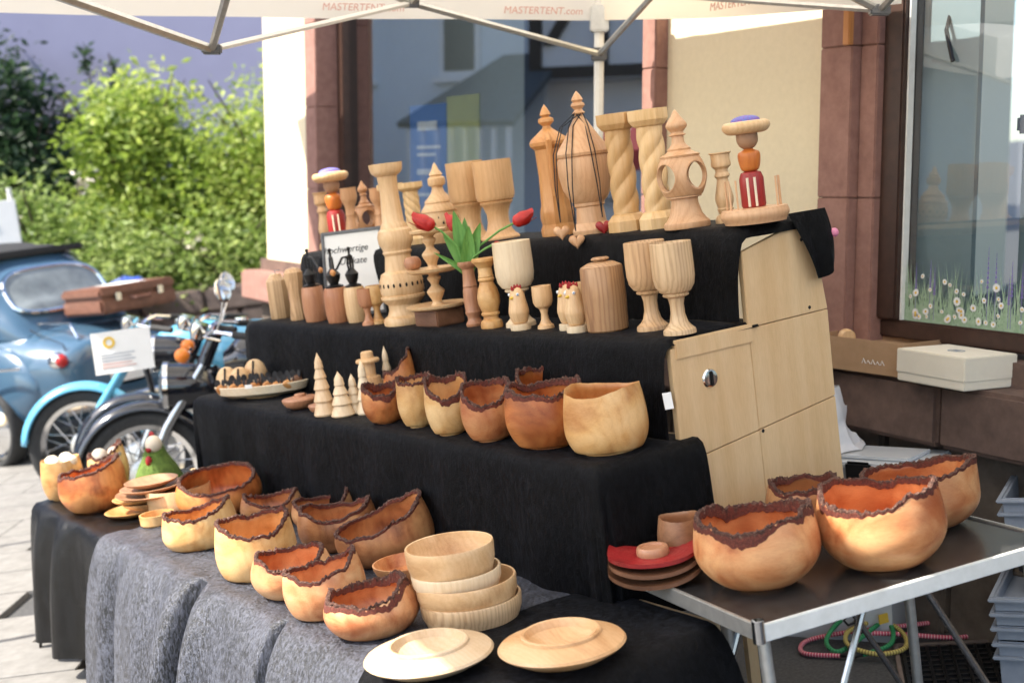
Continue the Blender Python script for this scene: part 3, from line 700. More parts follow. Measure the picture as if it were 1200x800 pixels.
tp = G(); tp.grid(16, 10, lambda a, b: Vector(((a - .5) * .75, (b - .5) * .4, .20 * math.sin(math.pi * a) * math.sin(math.pi * b) + .05 * nz(a * 7, b * 6))))
o = tp.obj('blue_tarpaulin', 'blue_tarp', frame=GM @ Matrix.Translation((-3.55, 12.95, .93))); tag(o, 'crumpled blue tarpaulin lying on the stone bed wall', 'tarpaulin')

# ================================================================== vehicles
surf('car_window', (.26, .29, .29), (.10, .11, .115), 3, .06, 0, **{'Coat Weight': .5})
def interp(st, X):
    for a, b in zip(st, st[1:]):
        if a[0] <= X <= b[0]:
            t = (X - a[0]) / (b[0] - a[0]); t = t * t * (3 - 2 * t) * .5 + t * .5
            return [p + (q - p) * t for p, q in zip(a[1:], b[1:])]
    return list(st[-1][1:] if X > st[-1][0] else st[0][1:])
def wheel(parent, c, r, wd, rimc, axis='Y', hub='chrome', spokes=0, tyre_r=None):
    m = Matrix.Translation(c) @ Matrix.Rotation(R(90), 4, 'X')
    tr = tyre_r or r * .2
    prof = [(r - tr, -wd * .42), (r - tr * .45, -wd * .5), (r - tr * .1, -wd * .36), (r, -wd * .12), (r, wd * .12), (r - tr * .1, wd * .36), (r - tr * .45, wd * .5), (r - tr, wd * .42)]
    t = G().lathe(smooth_prof(prof, 3), 48, m).obj('tyre', 'rubber', parent)
    w_ = r - tr
    if spokes:
        G().lathe([(w_ - .025, -wd * .3), (w_ + .006, -wd * .42), (w_ + .006, wd * .42), (w_ - .025, wd * .3), (w_ - .03, 0), (w_ - .025, -wd * .3)], 48, m).obj('rim', rimc, t)
        G().lathe([(0, -.06), (.045, -.06), (.09, -.04), (.09, .04), (.045, .06), (0, .06)], 28, m).obj('hub', hub, t)
        g = G()
        for k in range(spokes):
            a = 2 * math.pi * k / spokes; b = a + (.5 if k % 2 else -.5); s = .03 * (1 if (k // 2) % 2 else -1)
            g.tube([m @ Vector((.085 * math.cos(a), .085 * math.sin(a), s)), m @ Vector(((w_ - .02) * math.cos(b), (w_ - .02) * math.sin(b), 0))], .0035, 4)
        g.obj('spokes', 'steel', t)
    else:
        for sd in (-1, 1):
            G().lathe([(w_ + .005, .0), (w_ * .9, wd * .30), (w_ * .8, wd * .22), (w_ * .62, wd * .30), (w_ * .5, wd * .46), (w_ * .2, wd * .56), (0, wd * .58)], 32, m @ Matrix.Diagonal((1, 1, sd, 1))).obj('hubcap', hub, t)
    return t

def vintage_car():
    c = thing('vintage_car', 'blue rounded vintage car seen from behind with black sunroof and suitcase on its boot', 'car', (-2.66, 9.65, 0), R(180 - 37), frame=GM, tilt=Matrix.Scale(1.04, 4))
    body = [(0, .18, .48, .70), (.03, .42, .36, .82), (.12, .50, .30, .85), (.35, .58, .26, .90), (.7, .63, .24, .94), (1.2, .66, .24, .97), (2.0, .68, .24, .97), (2.7, .68, .25, .90), (3.1, .58, .28, .80), (3.25, .4, .36, .68), (3.3, .15, .45, .58)]
    def bf(s, t, n=3.0):
        X = 3.3 * (.5 - .5 * math.cos(math.pi * t)); w_, zb, zt = interp(body, X); a = 2 * math.pi * s; ca, sa = math.cos(a), math.sin(a)
        return Vector((X, w_ * math.copysign(abs(ca) ** (2 / n), ca), (zb + zt) / 2 + (zt - zb) / 2 * math.copysign(abs(sa) ** (2 / n), sa)))
    G().grid(48, 40, bf, wrap=True).obj('body', 'car_blue', c, angle=60)
    cab = [(.50, .44, .88, .90), (.64, .50, .90, 1.10), (.84, .545, .92, 1.34), (1.08, .565, .95, 1.47), (1.5, .58, .95, 1.52), (2.0, .57, .95, 1.48), (2.3, .54, .95, 1.26), (2.6, .48, .90, .94)]
    n = 3.2
    def top(X, y): w_, zb, zt = interp(cab, X); return zb + (zt - zb) * max(0, 1 - abs(y / w_) ** n) ** (1 / n)
    def side(X, z): w_, zb, zt = interp(cab, X); return w_ * max(0, 1 - ((z - zb) / (zt - zb)) ** n) ** (1 / n)
    def cf(s, t):
        X = .50 + 2.10 * t; w_, zb, zt = interp(cab, X); a = math.pi * s; ca, sa = math.cos(a), math.sin(a)
        return Vector((X, w_ * math.copysign(abs(ca) ** (2 / n), ca), zb - .03 + (zt - zb + .03) * abs(sa) ** (2 / n)))
    G().grid(40, 36, cf).obj('cabin', 'car_blue', c, angle=60)
    sq = lambda a, k=4: (math.copysign(abs(math.cos(a)) ** (2 / k), math.cos(a)), math.copysign(abs(math.sin(a)) ** (2 / k), math.sin(a)))
    def pane(name, fp, mat='car_window'):
        p = G().grid(40, 8, lambda s, t: fp(*(q * t for q in sq(2 * math.pi * s))), wrap=True).obj(name, mat, c, angle=80)
        G().tube([fp(*sq(2 * math.pi * k / 48)) for k in range(49)], .016, 6, cap=False).obj('trim', 'chrome', p); return p
    def rw(a, b): X = .70 + .12 * b; y = .40 * a; return Vector((X - .016, y, top(X, y) + .010))
    pane('rear_window', rw)
    for sd in (-1, 1):
        def sw(a, b): X = 1.32 + .34 * a; z = 1.15 + .15 * b; return Vector((X, sd * (side(X, z) + .008), z))
        pane('side_window', sw)
        def sw2(a, b): X = 2.0 + .26 * a; z = 1.14 + .13 * b; return Vector((X, sd * (side(X, z) + .008), z))
        pane('side_window', sw2)
        # rear wing bulge
        G().ball((.72, sd * .54, .54), 1, 28, (.46, .12, .30)).obj('wing', 'car_blue', c)
        G().ball((2.65, sd * .56, .54), 1, 28, (.46, .12, .28)).obj('wing', 'car_blue', c)
        wheel(c, (.75, sd * .605, .29), .29, .15, 'chrome'); wheel(c, (2.62, sd * .64, .29), .29, .15, 'chrome')
        tl = G().lathe([(.055, -.02), (.06, .02), (.045, .05)], 20, Matrix.Translation((.10, sd * .50, .72)) @ Matrix.Rotation(R(-90), 4, 'Y')).obj('tail_light', 'chrome', c)
        G().ball((.05, sd * .50, .72), .045).obj('lens', 'red_lamp', tl)
        G().tube([(.28, sd * .665, .70), (.8, sd * .785, .70), (1.4, sd * .73, .70), (2.4, sd * .73, .69)], .010, 6).obj('chrome_strip', 'chrome', c)
    G().grid(16, 12, lambda s, t: Vector((1.0 + 1.0 * t, -.44 + .88 * s, top(1.0 + 1.0 * t, -.44 + .88 * s) + .012 + .012 * math.sin(t * 20)))).obj('sunroof', 'black_felt', c)
    G().box((.93, -.45, top(.98, 0) - .0), (1.01, .45, top(.98, 0) + .05)).obj('folded_roof', 'black_felt', c, bevel=.015)
    G().tube([(-.06, -.62, .40), (-.09, -.3, .40), (-.09, .3, .40), (-.06, .62, .40)], .035, 10).obj('bumper', 'chrome', c)
    G().box((.02, -.2, .50), (.03, .2, .60)).obj('number_plate', 'paper', c)
    for sd in (-1, 1):
        G().tube([(1.02, sd * .668, .40), (1.02, sd * .672, .70), (1.02, sd * .60, .95), (1.02, sd * .575, 1.15)], .004, 5).obj('door_seam', 'dark_gap', c)
        G().tube([(.08, sd * .40, .62), (.12, sd * .42, .82), (.35, sd * .44, .893), (.50, sd * .40, .925)], .004, 5).obj('boot_seam', 'dark_gap', c)
    # boot rack
    for y in (-.3, .3): G().tube([(.12, y, .84), (.18, y, .94), (.60, y, .955)], .010, 6).obj('luggage_rail', 'chrome', c)
    return c
vintage_car()
# suitcase strapped on the boot
CARM = GM @ Matrix.Translation((-2.66, 9.65, 0)) @ Matrix.Rotation(R(143), 4, 'Z') @ Matrix.Scale(1.04, 4)
su = thing('suitcase', 'brown leather suitcase with a paper sheet on its lid lying on the boot', 'suitcase', (.30, -.22, .965), R(90), frame=CARM, tilt=Matrix.Scale(.9, 4))
G().box((-.36, -.25, 0), (.36, .25, .12)).obj('case', 'leather_brown', su, bevel=.02)
G().box((-.363, -.253, .123), (.363, .253, .20)).obj('lid', 'leather_brown', su, bevel=.02)
for x in (-.2, .2): G().box((x - .025, .25, .09), (x + .025, .262, .15)).obj('latch', 'chrome', su, bevel=.004)
G().tube([(-.09, .255, .10), (-.07, .29, .09), (.07, .29, .09), (.09, .255, .10)], .012).obj('handle', 'leather_brown', su)
G().box((-.16, -.16, .2022), (.10, .16, .2045)).obj('sheet', 'paper', su)

def arc(cx, cz, r, a0, a1, n=14): return [(cx + r * math.cos(R(a0 + (a1 - a0) * k / n)), cz + r * math.sin(R(a0 + (a1 - a0) * k / n))) for k in range(n + 1)]
def fender(parent, cx, cz, r, a0, a1, wd, mat, flare=0):
    g = G(); P = arc(cx, cz, r, a0, a1, 22)
    def fn(s, t):
        k = t * 22; i = min(int(k), 21); q = k - i; x = P[i][0] + (P[i + 1][0] - P[i][0]) * q; z = P[i][1] + (P[i + 1][1] - P[i][1]) * q
        u_ = (s - .5) * 2; dx, dz = (x - cx) / r, (z - cz) / r; drop = .045 * abs(u_) ** 2.6
        return Vector((x - dx * drop + flare * t * 0, u_ * wd / 2, z - dz * drop))
    g.grid(11, 23, fn); o = g.obj('fender', mat, parent, angle=80)
    md = o.modifiers.new('thickness', 'SOLIDIFY'); md.thickness = .004; return o
def motorcycle(name, label, loc, rz, paint, fend, r=.33, wd=.09, lamp='paint', mirrors=True, flash=True, steer=0, tankp=None, hl=(.88, 1.0)):
    """local: front wheel axle over the origin, machine runs to -x, nose to +x"""
    b = thing(name, label, 'motorcycle', loc, rz, frame=GM)
    wb = 1.32
    wheel(b, (0, 0, r), r, wd, 'chrome', hub='alu', spokes=28, tyre_r=.075); wheel(b, (-wb, 0, r), r, wd, 'chrome', hub='alu', spokes=28, tyre_r=.075)
    fender(b, 0, r, r + .045, 8, 178, .135, fend); fender(b, -wb, r, r + .05, -5, 175, .15, fend)
    head = Vector((-.42, 0, .92))
    for s in (-1, 1):
        G().tube([(0, s * .075, r), (-.14, s * .08, r + .24), (-.36, s * .085, .86)], .022, 10, rr=[.028, .028, .019]).obj('fork_leg', 'steel' if fend != 'sky_blue_paint' else fend, b)
    G().tube([(-.33, 0, .80), (-.44, 0, 1.0)], .035, 12).obj('steering_head', 'black_paint', b)
    G().tube([(-.58, .38, 1.0), (-.46, .30, 1.03), (-.42, .16, 1.02), (-.40, 0, .99), (-.42, -.16, 1.02), (-.46, -.30, 1.03), (-.58, -.38, 1.0)], .012, 8).obj('handlebar', 'chrome', b)
    for s in (-1, 1): G().tube([(-.66, s * .42, .985), (-.54, s * .36, 1.01)], .018, 10).obj('grip', 'rubber', b)
    for s in (-1, 1): G().tube([(-.44, s * .27, 1.04), (-.40, s * .36, 1.02), (-.48, s * .42, .995)], .006, 6).obj('lever', 'chrome', b)
    hm = Matrix.Translation((-.20, 0, hl[0])) @ Matrix.Rotation(R(84), 4, 'Y') @ Matrix.Diagonal((hl[1], hl[1], hl[1] * 1.1, 1))
    h = G().lathe(smooth_prof([(0, -.17), (.06, -.15), (.09, -.08), (.098, 0), (.10, .02)], 4), 28, hm).obj('headlight', paint, b)
    G().lathe([(.094, .02), (.105, .022), (.105, .04), (.09, .045)], 28, hm).obj('lamp_ring', 'chrome', h)
    G().lathe([(.091, .038), (.06, .055), (0, .062)], 28, hm).obj('lamp_glass', 'car_window', h)
    # tank, seat, engine
    tk = [(-.46, .07, .78, .90), (-.55, .12, .72, .97), (-.72, .145, .70, 1.0), (-.90, .13, .70, .97), (-1.02, .09, .72, .88)]
    def tf(s, t):
        X = -.46 - .56 * t; w_, zb, zt = interp([(-q[0], *q[1:]) for q in tk], -X); a = 2 * math.pi * s; return Vector((X, w_ * math.cos(a), (zb + zt) / 2 + (zt - zb) / 2 * math.sin(a)))
    tko = G().grid(28, 20, tf, wrap=True).obj('tank', tankp or paint, b, angle=80)
    G().tube([(-.55, -.125, .86), (-.72, -.15, .87), (-.9, -.135, .85)], .008, 6).obj('knee_trim', 'chrome', tko)
    G().lathe([(0, .03), (.035, .028), (.04, 0)], 16, Matrix.Translation((-.66, 0, .99))).obj('tank_cap', 'chrome', tko)
    G().grid(20, 14, lambda s, t: Vector((-.98 - .62 * t, .13 * math.cos(2 * math.pi * s) * (1 - .25 * (1 - t)), .84 + .055 * math.sin(2 * math.pi * s) + .03 * t * t)), wrap=True).obj('seat', 'leather_brown' if fend == 'sky_blue_paint' else 'black_plastic', b, angle=80)
    e = G().box((-.92, -.13, .26), (-.45, .13, .50)).obj('engine', 'alu', b, bevel=.04)
    for k in range(7): G().box((-.72, -.10, .50 + k * .026), (-.54, .10, .512 + k * .026)).obj('cooling_fin', 'alu', e, bevel=.003)
    for s in (-1, 1):
        G().tube([(-.58, s * .1, .56), (-.42, s * .15, .48), (-.48, s * .17, .28), (-.8, s * .17, .24), (-1.7, s * .19, .30)], .024, 10, rr=[.02, .02, .022, .035, .038]).obj('exhaust', 'chrome', b)
    fr = G(); fr.tube([(-.40, 0, .84), (-.46, 0, .30), (-.95, 0, .24), (-1.05, 0, .78), (-.46, 0, .86)], .02, 8)
    fr.tube([(-1.05, .1, .78), (-wb, .1, r), (-.95, .1, .28)], .014, 8); fr.tube([(-1.05, -.1, .78), (-wb, -.1, r), (-.95, -.1, .28)], .014, 8); fr.obj('frame', 'black_paint', b)
    for s in (-1, 1):
        if mirrors:
            mi = G().tube([(-.46, s * .30, 1.03), (-.50, s * .34, 1.12), (-.52, s * .36, 1.20)], .006, 6).obj('mirror', 'chrome', b)
            G().lathe([(0, -.016), (.036, -.010), (.048, .003), (.043, .006), (0, .006)], 22, Matrix.Translation((-.52, s * .37, 1.23)) @ Matrix.Rotation(R(-52), 4, 'Z') @ Matrix.Rotation(R(-78), 4, 'Y'), ex=1.25).obj('mirror_head', 'chrome', mi)
        if flash:
            fl = G().tube([(-.30, s * .09, .93), (-.28, s * .20, .935)], .010, 8).obj('indicator', 'chrome', b)
            G().ball((-.275, s * .235, .935), .038, 16, (1, 1.1, 1)).obj('lens', 'amber', fl)
    for s in (-1, 1):
        G().lathe([(0, .04), (.042, .036), (.045, 0), (.035, -.04), (0, -.045)], 20, Matrix.Translation((-.36, s * .055, 1.03)) @ Matrix.Rotation(R(-20), 4, 'Y')).obj('gauge', 'chrome', b)
    return b
mb1 = motorcycle('light_blue_motorcycle', 'light blue vintage motorcycle with spoked wheel parked beside the blue car', (-2.52, 8.05, 0), R(186), 'sky_blue_paint', 'sky_blue_paint', r=.34, flash=False, mirrors=False)
mb2 = motorcycle('black_motorcycle', 'black motorcycle with chrome fork and orange indicators parked behind the stall', (-1.83, 6.85, 0), R(190), 'black_paint', 'black_paint', r=.335, hl=(.76, 1.25))
mb3 = motorcycle('second_motorcycle', 'dark motorcycle between the light blue one and the stall with its wheel hidden', (-2.05, 7.50, 0), R(187), 'black_paint', 'black_paint', r=.32, mirrors=False, flash=False, tankp='sky_blue_paint')
pn = thing('paper_notice', 'white laminated notice with a yellow emblem hung on the black motorcycle', 'notice', (-1.84, 6.78, .88), R(8), frame=GM, tilt=Matrix.Rotation(R(-6), 4, 'X'))
G().box((-.145, -.004, 0), (.145, .0, .21)).obj('sheet', 'paper', pn)
G().lathe([(.016, 0), (.03, 0), (.03, .002), (.016, .002), (.016, 0)], 24, Matrix.Translation((-.06, -.005, .155)) @ Matrix.Rotation(R(90), 4, 'X')).obj('emblem', 'yellow_paint', pn)
for k in range(5): G().box((-.11, -.0065, .03 + k * .016), (.06 - .02 * (k % 2), -.0045, .034 + k * .016)).obj('printed_line', 'red_ink' if k < 2 else 'grey_plastic', pn)

# ================================================================== the stall: table, stepped stand, cloths
tb = thing('trestle_table', 'trestle table under the crushed grey black velvet cloth', 'table', (0, 0, 0))
G().box((-5.2, 1.43, .56), (-2.06, 2.02, .594)).obj('table_top', 'plywood', tb, bevel=.003)
for x in (-5.1, -3.6, -2.15):
    for y in (1.52, 1.95): G().box((x - .02, y - .02, 0), (x + .02, y + .02, .56)).obj('leg', 'plywood', tb)
sd = thing('stepped_stand', 'stepped plywood display stand with a screwed side panel', 'stand', (0, 0, 0))
T2, T3, T4 = .92, 1.165, 1.40
for nm, y0, y1, z in (('shelf', 1.985, 2.30, T2), ('shelf', 2.26, 2.52, T3), ('shelf', 2.53, 2.77, T4)):
    G().box((-4.9, y0, z - .026), (-2.405, y1, z - .006)).obj(nm, 'plywood', sd, bevel=.002)
XP = -2.38
def board(pts, name='board'):
    n = len(pts); g = G(); g.add([(XP - .018, y, z) for y, z in pts] + [(XP, y, z) for y, z in pts],
        [tuple(range(n))[::-1], tuple(range(n, 2 * n))] + [(i, (i + 1) % n, n + (i + 1) % n, n + i) for i in range(n)])
    return g.obj(name, 'plywood', sd, bevel=.0015)
ym = 2.488
board([(2.232, .54), (ym - .0003, .54), (ym - .0003, .888), (2.230, .858)]); board([(ym + .0003, .54), (2.768, .54), (2.766, .922), (ym + .0003, .8888)])
board([(2.230, .8605), (ym - .0003, .8905), (ym - .0003, 1.146), (2.232, 1.138)]); board([(ym + .0003, .8913), (2.766, .9245), (2.770, 1.150), (ym + .0003, 1.146)])
board([(ym + .0003, 1.1482), (2.770, 1.1525), (2.742, 1.388), (2.70, 1.385), (2.492, 1.335)])
for y0, x0 in ((2.252, -4.9), (2.75, -4.9), (2.70, -2.75)):
    G().box((x0, y0 - .018, 0), (x0 + .018, y0 + .018, 1.1)).obj('upright', 'plywood', sd)
G().box((-2.42, 2.245, T3 - .055), (XP + .004, 2.50, T3 - .008)).obj('edge_lath', 'plywood', sd, bevel=.003)
kb = G().lathe([(0, .004), (.010, .006), (.021, .004), (.024, 0)], 24, Matrix.Translation((XP + .0005, 2.345, 1.048)) @ Matrix.Rotation(R(90), 4, 'Y')).obj('lock_plate', 'chrome', sd)
G().box((XP + .004, 2.340, 1.030), (XP + .010, 2.350, 1.066)).obj('latch_key', 'black_iron', kb, bevel=.002)
for y, z in ((2.70, 1.34), (2.705, 1.165), (2.50, .885), (2.46, 1.128), (2.30, .80)):
    G().lathe([(0, .0012), (.004, .0012), (.005, 0)], 12, Matrix.Translation((XP + .0003, y, z)) @ Matrix.Rotation(R(90), 4, 'Y')).obj('screw', 'black_iron', sd)

def cloth(name, label, x0, x1, yb, yf, z, df, dr, dl, mat, folds=(), amp=.02, seed=0, res=.022, flare=.05, minz=.012, fine=1.0, topn=.003, puff=0):
    dep = yb - yf; n_u = int((x1 - x0 + dr + dl) / res); n_v = int((dep + df) / res)
    def fold(s):
        f = .55 * math.sin(s * 15 + 2.5 * nz(s * 1.3, seed)) + .3 * math.sin(s * 31 + seed + 2 * nz(s * 2.2, seed + 9)) + .5 * nz(s * 4, seed + 3)
        d = sum(k * math.exp(-((s - c) / w_) ** 2) for c, w_, k in folds)
        return amp * fine * f + d
    def fn(a, b):
        p = x0 - dl + (x1 - x0 + dr + dl) * a; q = (dep + df) * b
        sx = 1 if p > x1 else -1; ex = max(0, p - x1, x0 - p); ey = max(0, q - dep)
        px = min(max(p, x0), x1); py = yb - min(q, dep)
        L = math.hypot(ex, ey); zz = z + topn * nz(p * 9, q * 9, seed) + topn * .6 * nz(p * 25, q * 25, seed)
        if L > 0:
            d = Vector((sx * ex, -ey)) / L; rr = .022
            out = rr * (1 - math.exp(-L / rr)); down = max(0, L - out * .75)
            k = 1 - math.exp(-L / .16); s = px - py if (ex == 0 or sx > 0) else px + py
            if ex > 0 and ey > 0: s += .25 * math.atan2(ey, ex)
            o = out + flare * L + k * (fold(s) + .5 * amp + puff)
            px += d.x * max(o, .004 * k); py += d.y * max(o, .004 * k); zz -= down
            if zz < minz: py -= .3 * (minz - zz); zz = minz + .01 * abs(nz(p * 7, q * 7))
        return Vector((px, py, zz))
    o = G().grid(n_u, n_v, fn).obj(name, mat, frame=SM, angle=180, fix=False)
    tag(o, label, 'cloth'); return o
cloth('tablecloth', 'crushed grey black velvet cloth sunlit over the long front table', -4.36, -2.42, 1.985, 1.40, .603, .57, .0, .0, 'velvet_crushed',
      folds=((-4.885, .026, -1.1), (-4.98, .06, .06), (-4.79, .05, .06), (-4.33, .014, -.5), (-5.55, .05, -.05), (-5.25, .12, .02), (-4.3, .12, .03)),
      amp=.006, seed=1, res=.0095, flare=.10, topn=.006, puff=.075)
cloth('tablecloth', 'velvet cloth piece coloured blacker for shade under the two saucer plates at the table end', -2.47, -2.05, 1.985, 1.395, .607, .57, .50, .0, 'velvet', amp=.02, seed=3, res=.02, flare=.10, puff=.075)  # added piece: its blacker colour stands in for shade at this table end
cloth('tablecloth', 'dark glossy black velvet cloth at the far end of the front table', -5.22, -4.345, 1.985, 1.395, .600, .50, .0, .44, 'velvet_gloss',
      folds=((-6.45, .06, .05), (-6.2, .08, .05), (-6.0, .05, -.02)), amp=.024, seed=5, res=.018, flare=.08)
cloth('shelf_cloth', 'black velvet cloth over the lowest step of the stand under the bark bowls', -4.88, -2.36, 2.27, 1.965, T2, .34, .40, .40, 'velvet', amp=.018, seed=11, flare=.015, folds=((-4.3, .05, .015),))
cloth('shelf_cloth', 'black velvet cloth over the middle step of the stand under the goblets', -4.92, -2.395, 2.52, 2.235, T3, .26, .03, .20, 'velvet', amp=.014, seed=21, flare=.015, topn=.002)
cloth('shelf_cloth', 'black velvet cloth over the top step of the stand', -4.90, -2.39, 2.775, 2.505, T4, .25, .045, .18, 'velvet', amp=.018, seed=31, flare=.02, topn=.002, folds=((-4.9, .06, .02),))
fl = G().grid(12, 16, lambda a, b: Vector((XP + .006 + .022 * math.sin(b * 2.0) + .010 * math.sin(a * 9 + b * 2) * b, 2.655 + (.135 - .05 * b) * a + .055 * b, 1.411 - .150 * b * (1 - .45 * (a - .6) ** 2) - .05 * max(0, b - .1) * (1 - a)))).obj('cloth_flap', 'velvet', frame=SM, angle=180, fix=False)
tag(fl, 'corner of black velvet flopping over the plywood panel from the top step', 'cloth')
pinp = G().ball((XP + .02, 2.80, 1.345), .012, 12).obj('peg_head', 'pink', frame=SM); tag(pinp, 'small pink peg head clipped beside the hanging black cloth corner', 'peg')
for nm, x, y, z, w_, h_, r_ in (('price_card', -2.375, 2.205, 1.0, .022, .04, 70),):
    t = G().box((-w_ / 2, -.001, 0), (w_ / 2, .001, h_)).obj(nm, 'paper', frame=SM @ Matrix.Translation((x, y, z)) @ Matrix.Rotation(R(r_), 4, 'Z') @ Matrix.Rotation(R(-14), 4, 'X'))
    tag(t, 'small white paper tag at the edge of the plywood panel' if z > .9 else 'small white paper tag behind the turned dishes', 'tag')

# ================================================================== turned and live edge wood
CAMX, CAMY = .113, .169
def toward(x, y): return math.atan2(CAMY - y, CAMX - x)
def bowl_r(t, rb, mx, rt):
    """outer radius against height fraction: base, belly at mx, mouth"""
    if t < mx: k = t / mx; return rb + (1 - rb) * math.sin(k * math.pi / 2) ** .62 if k > 0 else rb
    k = (t - mx) / max(1.0001 - mx, .05); return 1 - (1 - rt) * min(k, 1.4) ** 1.7
def live_bowl(key, label, mat, lo=.30, ph=90, tilt=0, td=0, rb=.52, mx=.50, rt=.84, band=.004, bark=1, seed=0, th=.05, frame=None, group=None, foot=True, rough=1.0, d=None, hs=None, xy=(0, 0)):
    x, y, z, w_, h = d or D[key]; x += xy[0]; y += xy[1]
    h *= hs if hs else (1.0 if frame is None and z < .7 else 1.0)
    b = thing('live_edge_bowl' if bark else 'wooden_bowl', label, 'bowl', (x, y, z), 0, frame if frame is not None else SM, group)
    if frame is None: tc = toward(x, y)
    else: tc = math.atan2(-y, .203 - x)
    a0 = tc + R(ph); at_ = tc - R(td); Rr = w_ / 2 * (1.06 if frame is None else 1.0); t_ = th * .8 * Rr + .002; N = 160; ft = .05 * h if foot else 0
    def rim(a):
        q = h * (1 - lo * (.5 - .5 * math.cos(2 * (a - a0)))) + tilt * h * math.cos(a - at_)
        ca, sa = math.cos(a), math.sin(a)
        scal = -.055 * h * abs(nz(ca * 6.5 + seed * 2, sa * 6.5, 9)) * rough; q += scal if bark else 0
        return q + (h * .075 * nz(ca * 2.2 + seed, sa * 2.2, seed * 3.1) + rough * h * (.024 * nz(ca * 5 + seed, sa * 5, 5) + .016 * nz(ca * 13 + seed, sa * 13, 6))) * (1 if bark else .25)
    wob = lambda a: 1 + .018 * nz(math.cos(a) * 1.2 + seed * 2, math.sin(a) * 1.2, 3)
    def outer(a, t): zz = ft + (rim(a) - ft) * t; return Vector((Rr * wob(a) * bowl_r(zz / h, rb, mx, rt) * math.cos(a), Rr * wob(a) * bowl_r(zz / h, rb, mx, rt) * math.sin(a), zz))
    def inner(a, t):
        zb = ft + .06 * h; zz = zb + (rim(a) - zb) * t; q = (zz - zb) / (h - zb)
        r_ = max(bowl_r(zz / h, rb, mx, rt) * Rr * wob(a) - t_, .001) * (min(1, (t / .22)) ** .5 if t < .22 else 1); return Vector((r_ * math.cos(a), r_ * math.sin(a), zz))
    g = G(); no, ni = 16, 14
    def fn(s, t):
        a = 2 * math.pi * s; k = t * (no + ni)
        if k <= no: return outer(a, .988 * (k / no) ** 1.25) if bark else outer(a, (k / no) ** 1.25)
        return inner(a, (.988 if bark else 1) * (1 - (k - no) / ni))
    g.grid(N, no + ni + 1, fn, wrap=True); g.f.append(tuple(range(N))[::-1])
    wall = g.obj('bowl_wall', mat, b, angle=60, attr={'heart': [(0 if j <= no else .5) for j in range(no + ni + 1) for _ in range(N)]})
    if foot: G().lathe([(0, 0), (rb * Rr * .86, 0), (rb * Rr * .86, ft * .6), (rb * Rr * .94, ft + .003)], 40).obj('foot', mat, wall)
    if bark:
        g = G(); NB_ = 220; cr = []; prof = 8
        for k in range(NB_):
            a = 2 * math.pi * k / NB_; zr = rim(a); bw = band * max(.2, .9 + 1.0 * nz(math.cos(a) * 1.5 + seed, math.sin(a) * 1.5, 8) + .12 * nz(math.cos(a) * 9 + seed, math.sin(a) * 9, 8)) + .004; c, s_ = math.cos(a), math.sin(a)
            ro = Rr * wob(a) * bowl_r(zr / h, rb, mx, rt); rlow = Rr * wob(a) * bowl_r((zr - bw) / h, rb, mx, rt)
            kf = w_ * 55; am = max(.15, .55 + 1.3 * nz(c * 2.3 + seed * 1.7, s_ * 2.3, 11)); chip = lambda q: round(q * 2.2) / 2.2 * .75 + q * .4; ro2 = Rr * wob(a) * bowl_r((zr - .016 * h) / h, rb, mx, rt); e1, e2, e3 = (chip(nz(c * kf + seed, s_ * kf, q) * 2.0 * am) for q in (1, 2, 3)); e4 = chip(nz(c * kf * 2.2 + seed, s_ * kf * 2.2, 4) * 1.8 * am)
            pts = [(rlow - .0005, zr - bw, 0), (rlow + .0006, zr - bw * .97, 0), (Rr * wob(a) * bowl_r((zr - bw * .45) / h, rb, mx, rt) + .0016, zr - bw * .45, .12), (ro2 + .0018 + .0022 * e1, zr - bw * .22 + .0025 * e4, .5), (ro2 + .0014 + .0030 * e2, zr + .001 + .0040 * e3, .8),
                   (ro - t_ * .5, zr + .0025 + .0045 * e4, .85), (ro - t_ - .0010 - .0012 * e3, zr + .0005 + .003 * e1, .6), (ro - t_ - .0012, zr - bw * 1.1, .0), (ro - t_ + .001, zr - bw * 1.15, 0)]
            prof = len(pts)
            for r_, zz, q in pts: g.v.append((r_ * c, r_ * s_, zz)); cr.append(q + .25 * e2)
        for k in range(NB_):
            for j in range(prof - 1):
                a_, b_ = k * prof + j, ((k + 1) % NB_) * prof + j; g.f.append((a_, b_, b_ + 1, a_ + 1))
        g.obj('bark_rim', 'bark', b, angle=30, attr={'crust': cr})
    return b
def turned(name, label, cat, key, segs, mat, seg=36, frame=None, rz=0, group=None, d=None, dx=0, dy=0):
    """segs: (part, normalised profile, material or None): radius in half widths, height in heights"""
    x, y, z, w_, h = d or D[key]
    t = thing(name, label, cat, (x + dx, y + dy, z), rz, frame if frame is not None else SM, group)
    for s in segs:
        G().lathe([(r * w_ / 2, q * h) for r, q in s[1]], s[3] if len(s) > 3 else seg).obj(s[0], (s[2] if len(s) > 2 and s[2] else mat), t, angle=30)
    return t

